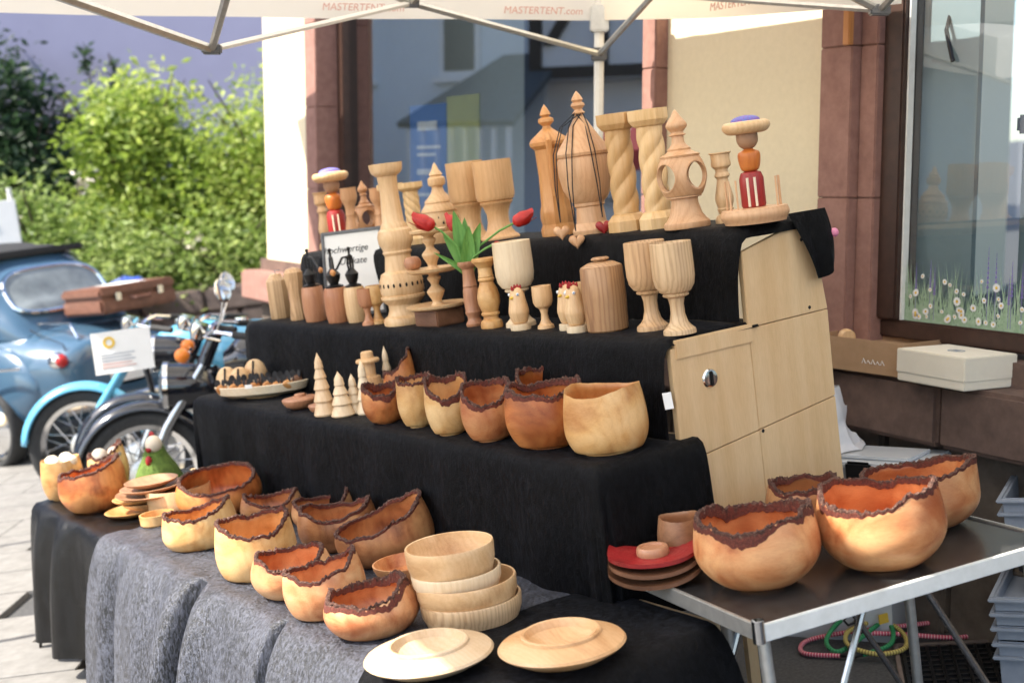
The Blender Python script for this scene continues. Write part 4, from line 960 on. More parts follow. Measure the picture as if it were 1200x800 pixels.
# ---- front table
live_bowl('b_pot', 'pale round bowl holding eggs at the far corner of the front table', 'birch', lo=.05, bark=0, rb=.7, mx=.5, rt=.89, hs=.95, seed=1)
live_bowl('b_eggback', 'ochre bark bowl holding grey stones behind the reddish bark bowl', 'birch', lo=.12, tilt=.12, td=-90, seed=2, rb=.6)
live_bowl('b_redleft', 'reddish bark bowl with tilted light bark rim beside the stacked plates', 'cherry', lo=.10, tilt=.14, td=-80, ph=90, seed=3, rb=.55, mx=.5, rt=.87)
live_bowl('b_pale4', 'pale squat bark bowl in front of the shallow light dish', 'birch', lo=.16, tilt=.10, td=-80, seed=4, rb=.72, mx=.35, rt=.87)
live_bowl('b_dark5', 'orange bark bowl with high dark back rim against the black step', 'cherry', lo=.10, tilt=-.20, td=0, seed=5, rb=.6, rt=.86, xy=(.07, -.14))
live_bowl('b_tall6', 'tall honey coloured bark bowl next to the squat pale one', 'birch', lo=.16, tilt=-.06, td=0, seed=6, rb=.78, mx=.4, rt=.87)
live_bowl('b_brown7', 'small brown bark bowl half hidden behind the tall honey coloured bowl', 'plum', lo=.3, seed=7, xy=(-.077, -.02))
live_bowl('b_brown7b', 'small brown bark bowl between two larger brown bowls before the black step', 'plum', lo=.25, tilt=.1, td=-90, seed=8, xy=(.02, 0))
live_bowl('b_smooth8', 'brown bowl with thin smooth dark rim behind the small front bark bowls', 'plum', lo=.22, ph=80, bark=1, band=.005, rough=.3, seed=9, rb=.7, rt=.87, xy=(-.06, .01))
live_bowl('b_rise9', 'brown bark bowl with its rim rising steeply toward the shallow dish', 'plum', lo=.12, tilt=.30, td=-95, seed=10, rb=.68, rt=.90, xy=(-.045, .035), hs=1.05)
live_bowl('b_low10', 'small rosy bark bowl with strongly waved rim left of the mid sized one', 'apple', lo=.22, tilt=-.05, td=0, seed=11, rb=.5, rt=.80)
live_bowl('b_mid11', 'upright rosy bark bowl between two rounder front bowls', 'apple', lo=.2, tilt=.12, td=-80, seed=12, rb=.72, rt=.87)
live_bowl('b_front12', 'rounded rosy bark bowl beside the stack of turned dishes', 'apple', lo=.16, tilt=.10, td=-95, seed=13, rb=.55, rt=.80, band=.013)
def egg(x, y, z, s, mat, label, name='egg', tl=70):
    t = G().lathe(smooth_prof([(0, -1), (.55, -.85), (.95, -.25), (.95, .25), (.6, .85), (0, 1.2)], 3), 18, Matrix.Rotation(R(tl), 4, 'X') @ Matrix.Diagonal((s, s, s * 1.05, 1))).obj(name, mat, frame=SM @ Matrix.Translation((x, y, z)) @ Matrix.Rotation(x * 40, 4, 'Z'))
    return tag(t, label, name, 'eggs in the pale bowl' if name == 'egg' else 'stones in the ochre bowl')
ex, ey, ez, ew, eh = D['b_pot']
for k, (a, b) in enumerate(((-.03, -.02), (.03, -.03), (0, .03), (.045, .025), (-.04, .035))): egg(ex + a, ey + b, ez + eh * .86, .026, 'eggshell', 'cream egg lying in the pale round bowl')
ex, ey, ez, ew, eh = D['b_eggback']
for k, (a, b) in enumerate(((-.03, -.02), (.025, -.03), (0, .03), (.04, .02))): egg(ex + a, ey + b, ez + eh * .83, .026, 'stone_grey', 'grey brown rounded stone lying in the ochre bark bowl', 'stone')
# plates stacked beside the reddish bowl
px_, py_, pz_, pw_, ph_ = D['pl']
zz = pz_
for k, (w_, h_, dx, dy, m, lab) in enumerate(((.20, .022, -.03, -.03, 'birch', 'lowest flat plate of the uneven plate stack'), (.19, .030, .0, .02, 'maple_flat', 'pale plate second from the bottom of the uneven plate stack'), (.20, .022, -.02, .0, 'birch', 'honey coloured plate third from the bottom of the uneven plate stack'),
     (.30, .024, .03, .05, 'ash_dark', 'widest plate in the middle of the uneven plate stack'), (.22, .022, .02, .03, 'ash_dark', 'brown plate under the small top plate of the stack'), (.185, .024, .02, .03, 'ash_dark', 'small brown plate crowning the uneven plate stack'))):
    turned('wooden_plate', lab, 'plate', None, [('plate', [(0, .0), (.55, 0), (.62, .15), (.92, .6), (1, .95), (.97, 1), (.85, .8), (.6, .45), (0, .40)])], m, d=(px_ + dx, py_ + dy, zz, w_, h_), seg=44)
    zz += h_ * .78
turned('shallow_dish', 'shallow pale straight sided dish behind the squat pale bark bowl', 'dish', 'dish217', [('dish', [(0, .0), (.88, 0), (.96, .06), (1, .95), (.985, 1), (.95, .98), (.92, .2), (.85, .12), (0, .10)])], 'maple_flat', seg=48, dx=-.02)
turned('small_dish', 'small honey coloured dish in front of the plate stack', 'dish', 'dish185', [('dish', [(0, .0), (.85, 0), (.98, .2), (1, 1), (.9, 1), (.86, .35), (0, .3)])], 'birch')
# felt hen
bx, by, bz, bw, bh = D['bird']
by = 1.78; bx = -4.92
hn = thing('felt_hen', 'green woolly hen ornament with red beak and wattle behind the plate stack', 'ornament', (bx, by, bz), tilt=Matrix.Scale(1.22, 4))
bprof = smooth_prof([(0, 0), (.95, .02), (1, .15), (.8, .4), (.52, .62), (.34, .8), (.2, .92), (0, .95)], 4)
G().lathe([(r * .075, z_ * .165) for r, z_ in bprof], 28, ex=1.15).obj('body', 'moss_wool', hn)
rnd = random.Random(3); g = G()
for k in range(1500):
    t_ = rnd.random(); r_, z_ = bprof[int(t_ * (len(bprof) - 1))]; a = rnd.random() * 6.283; p = Vector((r_ * .075 * 1.15 * math.cos(a), r_ * .075 * math.sin(a), z_ * .165))
    q = p + Vector((math.cos(a), math.sin(a), rnd.uniform(-.8, .5))) * rnd.uniform(.006, .013); s_ = Vector((-math.sin(a), math.cos(a), 0)) * .0012
    g.add([p - s_, p + s_, q], [(0, 1, 2)])
g.obj('wool', 'moss_wool', hn, kind='stuff', fix=False, smooth=False)
tc = toward(bx, by)
hd = G().ball((.018 * math.cos(tc), .018 * math.sin(tc), .142), .026, 16, (1, 1, 1.1)).obj('face', 'eggshell', hn)
fx, fy = math.cos(tc - .5), math.sin(tc - .5)
G().lathe([(.012, 0), (.006, .012), (0, .02)], 10, Matrix.Translation((.03 * fx, .03 * fy, .13)) @ Matrix.Rotation(tc, 4, 'Z') @ Matrix.Rotation(R(90), 4, 'Y')).obj('beak', 'red_comb', hd)
G().ball((.045 * fx, .045 * fy, .095), .012, 12, (.9, .9, 1.5)).obj('wattle', 'red_comb', hd); G().ball((.04 * fx - .015, .04 * fy + .01, .10), .011, 12, (.9, .9, 1.4)).obj('wattle', 'red_comb', hd)
for k in range(3): G().ball((-.012 + .008 * k, .0, .170 - .002 * abs(k - 1)), .009, 10, (.7, .7, 1.2)).obj('comb', 'red_comb', hd)
# turned dishes
turned('shallow_dish', 'shallow brown dish leaning behind the stack of turned dishes', 'dish', 'd_shallow13', dx=.05, dy=-.05, segs=[('dish', [(0, 0), (.6, 0), (.8, .2), (.98, .8), (1, 1), (.95, 1), (.78, .42), (0, .3)])], mat='apple', seg=48)
x, y, z, w_, h = D['s1']; zz = z
SP = [(0, 0), (.80, 0), (.90, .08), (.985, .5), (1, .93), (.985, 1), (.945, .99), (.92, .5), (.82, .2), (0, .15)]
for k, (ww, hh, dx, dy, m, lab) in enumerate(((.236, .058, 0, 0, 'ash', 'grey grained turned dish at the bottom of the dish stack'), (.234, .066, -.004, -.004, 'maple_flat', 'wide turned dish second from the bottom of the dish stack'),
        (.208, .05, -.015, -.02, 'spruce_white', 'pale thin turned dish third in the dish stack'), (.206, .078, -.022, -.025, 'maple_flat', 'deep open turned dish on top of the dish stack'))):
    turned('turned_dish', lab, 'dish', None, [('dish', SP)], m, d=(x + dx, y + dy, zz, ww, hh), seg=56); zz += hh * (.62 if k else .60)
UF = [('rim', [(0, 0), (.40, 0), (.42, .05), (.70, .20), (.96, .50), (1, .58), (.97, .66), (.80, .78), (.64, .88)]), ('collar', [(.64, .86), (.63, .97), (.60, 1.0), (.56, .985), (.52, .75), (.3, .5), (0, .45)])]
turned('flying_saucer_plate', 'sunlit pale plate with raised hollow ring at the front edge of the table', 'plate', 'p1', UF, 'spruce_white', seg=64, d=(*D['p1'][:3], D['p1'][3], .062))
turned('flying_saucer_plate', 'shaded plate with raised hollow ring beside the sunlit one', 'plate', 'p2', UF, 'maple_flat', seg=64, d=(*D['p2'][:3], D['p2'][3], .066))

# ---- lowest step: tray of wooden animals, firs, bowls
x, y, z, w_, h = D['tray']; y = 2.085; z0 = .945
tr = thing('oval_tray', 'long oval pale tray full of small wooden animals', 'tray', (x, y, T2), R(38))
G().lathe([(0, .012), (.14, .010), (.175, .022), (.19, .05), (.185, .052), (.168, .026), (0, .022)], 56, ex=1.0, ey=.52).obj('tray', 'spruce_white', tr)
G().lathe([(0, 0), (.07, 0), (.08, .013), (0, .014)], 32, ex=1, ey=.6).obj('foot', 'maple', tr)
TM = SM @ Matrix.Translation((x, y, T2)) @ Matrix.Rotation(R(38), 4, 'Z')
def animal(px, py, rz, s, label, mat='oiled', ears=True, zb=.024, group='wooden animals on the oval tray'):
    t = thing('wooden_animal', label, 'figurine', (px, py, zb), rz, TM, group)
    G().lathe(smooth_prof([(0, -1), (.5, -.9), (.82, -.4), (.80, .1), (.5, .7), (.16, 1.15), (0, 1.2)], 3), 20, Matrix.Translation((0, 0, .78 * s)) @ Matrix.Rotation(R(72), 4, 'Y') @ Matrix.Diagonal((s, s, s, 1))).obj('body', mat, t)
    if ears:
        for sg in (-1, 1):
            G().lathe([(0, -.04), (.7, -.03), (.75, .03), (0, .04)], 14, Matrix.Translation((.1 * s, sg * .5 * s, 1.75 * s)) @ Matrix.Rotation(R(80), 4, 'Y') @ Matrix.Rotation(R(sg * 25), 4, 'X') @ Matrix.Diagonal((s * .8, s * .6, s, 1))).obj('ear', 'black_felt', t)
        G().tube([(-.9 * s, 0, .7 * s), (-1.4 * s, .1 * s, 1.3 * s), (-1.5 * s, .1 * s, 2.0 * s)], .0025, 5).obj('tail', 'black_felt', t)
    return t
for k in range(7):
    animal(-.145 + k * .046, -.042 + .012 * math.sin(k * 2) + .00 * k, R(-95 + 14 * math.sin(k * 3.1)), .024 - .001 * (k % 3), 'teardrop wooden animal with black felt ears in the front row on the oval tray')
for k in range(6):
    animal(-.12 + k * .05, .025, R(-80 + 20 * math.sin(k * 2.3)), .026, 'dark eared wooden animal in the back row on the oval tray', 'walnut')
pc = G().box((-.014, -.001, 0), (.014, .001, .014)).obj('price_card', 'paper', frame=TM @ Matrix.Translation((.0, -.098, .047))); tag(pc, 'tiny white price card on the rim of the oval tray', 'price card')
for k, (dx, dy, hh, s) in enumerate(((-.20, .10, .03, .042), (-.13, .075, .028, .044), (-.10, .14, .045, .044))):
    t = thing('wooden_mushroom', 'round pale wooden figure with a black stripe standing behind the oval tray', 'figurine', (dx, dy, 0), 0, TM, 'striped round figures behind the tray')
    G().lathe([(0, 0), (.03, 0), (.016, .01), (.014, hh + .01)], 18).obj('stem', 'black_felt', t)
    G().lathe(smooth_prof([(0, hh), (s * .75, hh + .004), (s, hh + .02), (s * .85, hh + .05), (s * .45, hh + .072), (0, hh + .078)], 4), 26).obj('cap', 'maple', t)
    G().tube([(s * .3, -s * .98, hh), (s * .3, -s * .94, hh + .03), (s * .28, -s * .6, hh + .075)], .004, 6).obj('stripe', 'black_felt', t)
LD = [('box', [(0, 0), (.5, 0), (.8, .2), (.97, .5), (.98, .58), (0, .58)]), ('lid', [(.98, .585), (1, .62), (.96, .72), (.5, .82), (.32, .82), (.30, .96), (.26, 1), (0, 1)])]
turned('lidded_box', 'flat reddish lidded wooden box left of the wooden fir trees', 'box', 'lid1', LD, 'pear', dy=.05); turned('lidded_box', 'smaller flat lidded wooden box tucked beside the first wooden fir', 'box', 'lid2', LD, 'pear', dy=.05)
def fir(key, label, n, dy=.03):
    prof = [(0, 0)]; z_ = 0; tot = sum(.9 ** k for k in range(n)) + .55
    for k in range(n):
        hh = .9 ** k / tot; ro = 1 - .80 * k / n * .95; ri = (1 - .80 * (k + 1) / n * .95) * .80
        prof += [(ro * .94, z_), (ro, z_ + hh * .12), (ro * .92, z_ + hh * .3), (ri, z_ + hh)]; z_ += hh
    prof[-1] = (prof[-2][0] * .9, prof[-1][1] - .03); prof += [(0, 1)]
    return turned('wooden_fir', label, 'ornament', key, [('fir', prof)], 'spruce_white', dy=dy, group=None)
fir('tr1', 'tallest pale turned fir tree next to the lidded boxes', 5); fir('tr2', 'short pale turned fir in front of the firs beside the first bark bowl', 4); fir('tr3', 'small pale turned fir behind the short one', 4)
fir('tr4', 'slim pale turned fir touching the first bark bowl of the step', 4); fir('tr5', 'pale turned fir at the back beside the hatted figure', 5, 0)
turned('hatted_figure', 'pale turned figure with broad brimmed hat among the firs', 'ornament', 'hat', [('body', [(0, 0), (1.05, 0), (1.15, .1), (1.1, .45), (.95, .56), (.6, .58)]), ('head', [(.6, .57), (.6, .78), (.58, .80)]), ('hat', [(.58, .80), (1.05, .81), (1.1, .84), (1.0, .87), (.58, .88), (.55, .98), (.45, 1), (0, 1)])], 'maple', dy=0)
T2g = .035
live_bowl('c1', 'reddish bark bowl touching the wooden firs on the lowest step', 'cherry', lo=.2, tilt=-.06, td=10, seed=20, rb=.5, rt=.89, xy=(0, T2g), band=.013)
live_bowl('c1b', 'bark bowl with a tall upswept rim behind the two first step bowls', 'cherry', lo=.1, tilt=.25, td=-80, seed=21, hs=1.15, xy=(0, -.03))
live_bowl('c2', 'pale yellow upright bark bowl second in the step row', 'birch', lo=.08, tilt=-.03, seed=22, rb=.55, rt=.89, xy=(0, T2g), band=.004)
live_bowl('c3', 'bark bowl with deeply dipped front rim third in the step row', 'birch', lo=.18, tilt=-.14, td=0, seed=23, rb=.6, rt=.88, xy=(0, T2g), band=.011)
live_bowl('c4', 'bark bowl with heart shaped dipped rim fourth in the step row', 'apple', lo=.18, tilt=-.16, td=10, seed=24, rb=.55, rt=.86, xy=(0, T2g), band=.010)
live_bowl('c5', 'large orange red bark bowl beside the pale ringed bowl', 'cherry', lo=.10, tilt=.04, td=150, seed=25, rb=.62, rt=.89, xy=(0, T2g), band=.010, hs=1.03)
live_bowl('c5b', 'bark bowl peeking out behind the large orange red one', 'cherry', lo=.1, tilt=-.12, td=0, seed=26, xy=(0, -.06), hs=1.15)
live_bowl('c6', 'pale boxy bowl with growth rings and bare rim at the end of the step', 'birch', lo=.10, ph=60, bark=0, seed=27, rb=.72, mx=.4, rt=.88, xy=(0, .01), hs=1.12)

# ---- middle step
MILL = [('body', [(0, 0), (.96, 0), (1, .03), (.98, .82), (.94, .86)], None, 8), ('cap', [(.94, .86), (.55, .97), (.5, 1), (0, 1)], None, 8)]
def crank(t, h, s=1):
    G().tube([(0, 0, h), (0, 0, h + .012 * s), (.045 * s, 0, h + .014 * s)], .0025, 6).obj('crank', 'steel', t)
t = turned('pepper_mill', 'octagonal pale pepper mill at the far end of the goblet step', 'pepper mill', 'mill1', MILL, 'ash'); crank(t, D['mill1'][4])
turned('pepper_mill', 'taller waisted octagonal pepper mill beside the pale octagonal one', 'pepper mill', 'mill2', [('body', [(0, 0), (.9, 0), (.95, .04), (.74, .3), (.72, .5), (1, .8), (1, .9)], None, 8), ('cap', [(1, .9), (.7, .97), (0, 1)], None, 8)], 'ash')
BAR = [(0, 0), (.86, 0), (.90, .03), (.97, .12), (.985, .14), (1, .25), (1, .33), (.985, .42), (.97, .43), (.90, .52), (.86, .535), (0, .535)]
def grinder(key, label, mat, knob=True, rot=0):
    x, y, z, w_, h = D[key]; hb = h * .48 / .535
    t = thing('coffee_grinder', label, 'grinder', (x, y, z), rot)
    G().lathe([(r * w_ / 2, q * hb) for r, q in BAR], 32).obj('barrel', mat, t)
    z0 = .535 * hb; m = w_ / 2
    G().lathe([(m * .72, z0), (m * .75, z0 + .006), (m * .35, z0 + .012), (m * .55, z0 + .03), (m * .62, z0 + .045), (m * .3, z0 + .062), (m * .22, z0 + .066)], 24).obj('hopper', 'black_iron', t)
    f = G()
    for s in (-1, 1): f.tube([(s * m * .3, 0, z0 + .05), (s * m * .42, 0, z0 + .075), (s * m * .34, 0, z0 + .105), (0, 0, z0 + .112)], .004, 6)
    f.tube([(0, 0, z0 + .05), (0, 0, z0 + .13)], .0045, 6); f.ball((0, 0, z0 + .132), .007); f.obj('yoke', 'black_iron', t)
    G().tube([(0, 0, z0 + .106), (m * .8, -.01, z0 + .105), (m * 1.5, -.02, z0 + .07), (m * 1.9, -.025, z0 + .065)], .0042, 6).obj('crank', 'black_iron', t)
    if knob: G().ball((m * 1.95, -.025, z0 + .058), .009, 14, (1, 1, 1.2)).obj('knob', 'oiled', t)
    return t
grinder('gr1', 'reddish barrel shaped coffee grinder beside the waisted pepper mill', 'pear', rot=R(20)); grinder('gr2', 'plump reddish barrel coffee grinder below the framed sign', 'pear', rot=R(-10)); grinder('gr3', 'pale barrel coffee grinder with long crank in front of the framed sign', 'maple', rot=R(-60))
GOB = [('cup', [(.30, .41), (.60, .415), (.63, .43), (.57, .445), (.74, .465), (.92, .53), (.99, .62), (1, .75), (.975, .995), (.95, 1), (.93, .98), (.9, .62), (.7, .52), (0, .49)]),
       ('stem', [(.60, .415), (.40, .395), (.33, .32), (.34, .22), (.44, .13), (.56, .09)]), ('foot', [(.56, .09), (.70, .06), (.76, .05), (.78, .03), (.78, 0), (0, 0)])]
EGG = [('cup', [(.3, .5), (.8, .53), (.97, .62), (1, .78), (.96, 1), (.88, 1), (.86, .75), (.5, .6), (0, .57)]), ('stem', [(.8, .53), (.45, .46), (.33, .34), (.4, .2), (.62, .1)]), ('foot', [(.62, .1), (.8, .07), (.84, 0), (0, 0)])]
turned('small_goblet', 'small brown goblet at the foot of the big turned pillar', 'goblet', 'cup1', EGG, 'pear'); turned('small_goblet', 'small honey brown goblet touching the big turned pillar', 'goblet', 'cup2', EGG, 'birch')
# big turned pillar
x, y, z, w_, h = D['pillar']; m = w_ / 2
pi_ = turned('turned_pillar', 'tall pale turned candle pillar with pierced belly standing on the goblet step', 'pillar', 'pillar',
   [('base', [(0, 0), (1.0, 0), (1.02, .025), (.96, .045), (.80, .06), (.74, .08), (.70, .10), (.72, .125)]), ('belly', [(.72, .125), (.92, .15), (1.0, .165), (1.0, .18), (.92, .185), (.99, .205), (1.0, .25), (.97, .285), (.92, .295), (.86, .32)]),
    ('neck', [(.86, .32), (.66, .335), (.64, .36), (.60, .40), (.58, .43), (.66, .45), (.62, .46)]), ('bulb', [(.62, .46), (.66, .48), (.78, .51), (.80, .55), (.74, .585), (.62, .60), (.58, .62)]),
    ('column', [(.58, .62), (.50, .64), (.46, .72), (.42, .82), (.44, .90), (.46, .92)]), ('capital', [(.46, .92), (.62, .935), (.70, .95), (.74, .975), (.76, 1), (0, 1)], None, 24)], 'maple', seg=44)
for k in range(22):
    a = 2 * math.pi * k / 22; r_ = m * 1.0
    G().lathe([(0, .0015), (.0045, .001), (.005, -.002)], 10, Matrix.Translation((r_ * .993 * math.cos(a), r_ * .993 * math.sin(a), h * .25)) @ Matrix.Rotation(a, 4, 'Z') @ Matrix.Rotation(R(90), 4, 'Y'), ex=1.5, ey=.8).obj('pierced_hole', 'dark_gap', pi_)
# cake stand
x, y, z, w_, h = D['etag']; m = w_ / 2
et = thing('tiered_stand', 'three tiered pale wooden cake stand between pillar and tulip vase', 'cake stand', (x, y, z))
G().box((-.07, -.05, 0), (.07, .05, .05)).obj('plinth_block', 'walnut', et, bevel=.004)
PL = lambda r_, z0: [(0, z0), (r_ * .8, z0), (r_ * .97, z0 + .006), (r_, z0 + .014), (r_ * .95, z0 + .015), (r_ * .85, z0 + .011), (0, z0 + .010)]
for r_, z0, nm in ((m, .052, 'lower_plate'), (m * .84, .165, 'middle_plate'), (m * .58, .285, 'top_plate')): G().lathe(PL(r_, z0), 48).obj(nm, 'maple_flat', et)
for z0, z1 in ((.062, .166), (.175, .286)):
    L = z1 - z0; G().lathe(smooth_prof([(.022, z0), (.014, z0 + L * .12), (.026, z0 + L * .35), (.027, z0 + L * .45), (.012, z0 + L * .62), (.022, z0 + L * .82), (.015, z0 + L * .92), (.03, z1)], 4), 24).obj('stem', 'maple', et)
G().lathe(smooth_prof([(.02, .296), (.012, .305), (.022, .32), (.012, .335), (0, .338)], 3), 18).obj('knob', 'maple', et)
gm = G().lathe(smooth_prof([(0, 0), (.02, .004), (.028, .022), (.02, .04), (0, .044)], 4), 18).obj('wooden_ball', 'pear', frame=SM @ Matrix.Translation((-3.655, 2.285, 1.165 + .176))); tag(gm, 'small reddish wooden ball lying on the middle plate of the cake stand', 'ball')
# vase with tulips
turned('tulip_vase', 'slim reddish turned vase holding red tulips', 'vase', 'vase', [('body', [(0, 0), (.82, 0), (.86, .04), (.62, .10), (.60, .14), (.78, .2), (.80, .22), (.74, .24), (.80, .42), (.74, .56), (.66, .60), (.72, .62), (.66, .65), (.58, .80), (.60, .88)]), ('mouth', [(.60, .88), (.95, .94), (1, .97), (.98, 1), (.8, 1), (.6, .9), (0, .88)])], 'pear')
vx, vy, vz, vw, vh = D['vase']; VM = SM @ Matrix.Translation((vx, vy, vz + vh * .9))
tc = toward(vx, vy); RT = Vector((-math.sin(tc), math.cos(tc), 0)); FW = Vector((math.cos(tc), math.sin(tc), 0))    # right and toward the street side
def tulip(a, h, fw, sb, label, leaves, tip=None):
    t = thing('red_tulip', label, 'flower', frame=VM)
    P = [Vector((0, 0, -.05)), RT * a * .25 + FW * fw * .3 + Vector((0, 0, h * .5)), RT * a * .7 + FW * fw * .8 + Vector((0, 0, h * .85)), RT * a + FW * fw + Vector((0, 0, h))]
    G().tube(P, .0035, 8).obj('stem', 'tulip_leaf', t)
    d = (tip or (P[3] - P[2])).normalized(); mt = Matrix.Translation(P[3]) @ d.to_track_quat('Z', 'Y').to_matrix().to_4x4()
    bl = G().lathe(smooth_prof([(.003, -.003), (.014, .004), (.0165, .018), (.013, .036), (.006, .048), (.0, .052)], 4), 18, mt @ Matrix.Scale(sb, 4)).obj('bloom', 'tulip_red', t)
    for k in range(3):
        q = mt @ Matrix.Scale(sb, 4) @ Matrix.Rotation(R(120 * k + 30), 4, 'Z')
        G().grid(7, 8, lambda s, u_: q @ Vector(((.004 + .0145 * math.sin(min(1, u_ * 1.25 + .1) * 2.3)) * math.cos((s - .5) * 1.9 * (1 - u_ * .6)), (.004 + .0145 * math.sin(min(1, u_ * 1.25 + .1) * 2.3)) * math.sin((s - .5) * 1.9 * (1 - u_ * .6)), .054 * u_))).obj('petal', 'tulip_red', bl)
    for (la, lh, lf, lw) in leaves:
        def lf_(s, u_):
            c = RT * (la * (u_ ** 1.4)) + FW * lf * u_ + Vector((0, 0, -.03 + (lh + .03) * u_)); ww = lw * math.sin(math.pi * min(1, .16 + u_ * .84)) ** .8
            return c + RT * (s - .5) * 2 * ww + FW * (-.35 * ww * (1 - abs(s - .5) * 2))
        o = G().grid(6, 14, lf_).obj('leaf', 'tulip_leaf', t, angle=80)
    return t
tulip(-.085, .135, .02, 1.35, 'open red tulip bending over the top plate of the cake stand', [(-.06, .11, .01, .019), (-.02, .175, .0, .024)], tip=-RT * .8 + Vector((0, 0, .5)))
tulip(.155, .115, .01, 1.25, 'red tulip stretching far out toward the block cut goblets', [(.055, .13, .02, .022)], tip=RT * .9 + Vector((0, 0, .35)))
tulip(.085, .06, .03, .85, 'small drooping red tulip above the large pale goblet', [(.02, .125, .025, .022)], tip=RT * .6 + Vector((0, 0, -.3)))
tulip(-.02, .115, -.05, 1.1, 'pinkish red tulip standing behind the leaves', [(-.095, .06, .02, .014), (.01, .15, -.02, .02)])
turned('candlestick', 'stout pale baluster candlestick between vase and large goblet', 'candlestick', 'cstick', [('foot', [(0, 0), (.9, 0), (.92, .05), (.84, .10), (.62, .13), (.60, .17)]), ('belly', [(.60, .17), (.74, .185), (.76, .21), (.66, .23), (.90, .36), (.92, .45), (.78, .56), (.62, .62), (.56, .66)]), ('neck', [(.56, .66), (.66, .68), (.68, .70), (.6, .72), (.64, .74), (.58, .76), (.56, .86)]), ('mouth', [(.56, .86), (.8, .92), (1, .955), (1, .99), (.94, 1), (.4, 1), (.38, .9), (0, .9)])], 'birch')
turned('goblet', 'large whitish goblet standing beside the stout candlestick', 'goblet', 'gob1', GOB, 'spruce_white'); turned('goblet', 'tall grained goblet half hidden by another goblet near the plywood panel', 'goblet', 'gob2', GOB, 'ash'); turned('goblet', 'tall grained goblet at the end of the step nearest the plywood panel', 'goblet', 'gob3', GOB, 'ash')
turned('small_goblet', 'small pale goblet between the single hen and the pair of hens', 'goblet', 'cup3', EGG, 'maple'); turned('small_goblet', 'small pale goblet peeking out behind the pair of hens', 'goblet', 'cup4', EGG, 'maple')
def hen(key, label, dy=.02):
    x, y, z, w_, h = D[key]; m = w_ / 2; tc = toward(x, y) - .75
    t = thing('wooden_hen', label, 'figurine', (x, y + dy, z), tc)
    G().lathe([(0, 0), (m * .92, 0), (m * .95, .006), (m * .92, h * .13), (m * .5, h * .14)], 28).obj('base', 'spruce_white', t)
    G().lathe(smooth_prof([(m * .5, h * .14), (m * .72, h * .18), (m * .9, h * .33), (m * .93, h * .42), (m * .78, h * .62), (m * .66, h * .78), (m * .5, h * .87), (m * .2, h * .925), (0, h * .93)], 4), 30).obj('body', 'maple', t)
    for k in range(4): G().lathe([(.0045, 0), (.0045, .005), (.0012, .012), (0, .013)], 8, Matrix.Translation((m * (.48 - .32 * k), 0, h * (.915 - .02 * abs(k - 1.5)))) @ Matrix.Rotation(R(20 - 14 * k), 4, 'Y')).obj('comb', 'red_comb', t)
    G().lathe([(.0055, 0), (.003, .009), (0, .016)], 10, Matrix.Translation((m * .62, 0, h * .72)) @ Matrix.Rotation(R(95), 4, 'Y')).obj('beak', 'yellow_paint', t)
    for s in (-1, 1):
        e = G().ball((m * .44, s * m * .50, h * .785), .0048, 12).obj('eye', 'white_dot', t); G().ball((m * .50, s * m * .56, h * .787), .0026, 10).obj('pupil', 'blue_dot', e)
    return t
hen('hen1', 'single wooden hen in front of the large whitish goblet'); hen('hen2', 'rear wooden hen of the pair beside the bark sided urn'); hen('hen3', 'front wooden hen of the pair beside the bark sided urn')
x, y, z, w_, h = D['urn']
turned('log_urn', 'faceted brown grained lidded urn between the hens and the tall goblets', 'urn', 'urn', [('body', [(0, 0), (.88, 0), (.94, .02), (1, .45), (.97, .86), (.93, .88)], None, 12), ('shoulder', [(.93, .88), (.6, .93), (.3, .945), (.28, .955)]), ('lid', [(.28, .955), (.40, .965), (.42, .98), (.34, 1), (0, 1)])], 'ash_brown', seg=32)
# framed sign
x, y, z, w_, h = D['sign']
sg = thing('framed_sign', 'white handwritten sign in a thin grey frame leaning against the top step', 'sign', (x + .02, y - .05, z + .003), R(42), tilt=Matrix.Rotation(R(-11), 4, 'X'))
W_, H_ = .235, .315
G().box((-W_ / 2, -.004, .01), (W_ / 2, .004, H_ - .01)).obj('sheet', 'paper', sg)
for a, b, c, d in ((-W_ / 2, W_ / 2, 0, .012), (-W_ / 2, W_ / 2, H_ - .012, H_), (-W_ / 2, -W_ / 2 + .011, .012, H_ - .012), (W_ / 2 - .011, W_ / 2, .012, H_ - .012)): G().box((a, -.010, c), (b, .009, d)).obj('frame', 'grey_frame', sg, bevel=.002)
for s_, zz, xx in (('hochwertige', .235, -.025), ('Unikate', .190, .0)): text_mesh(s_, .034, 'ink', 'handwriting', sg, (xx, -.0048, zz), (R(90), 0, 0), shear=.25)

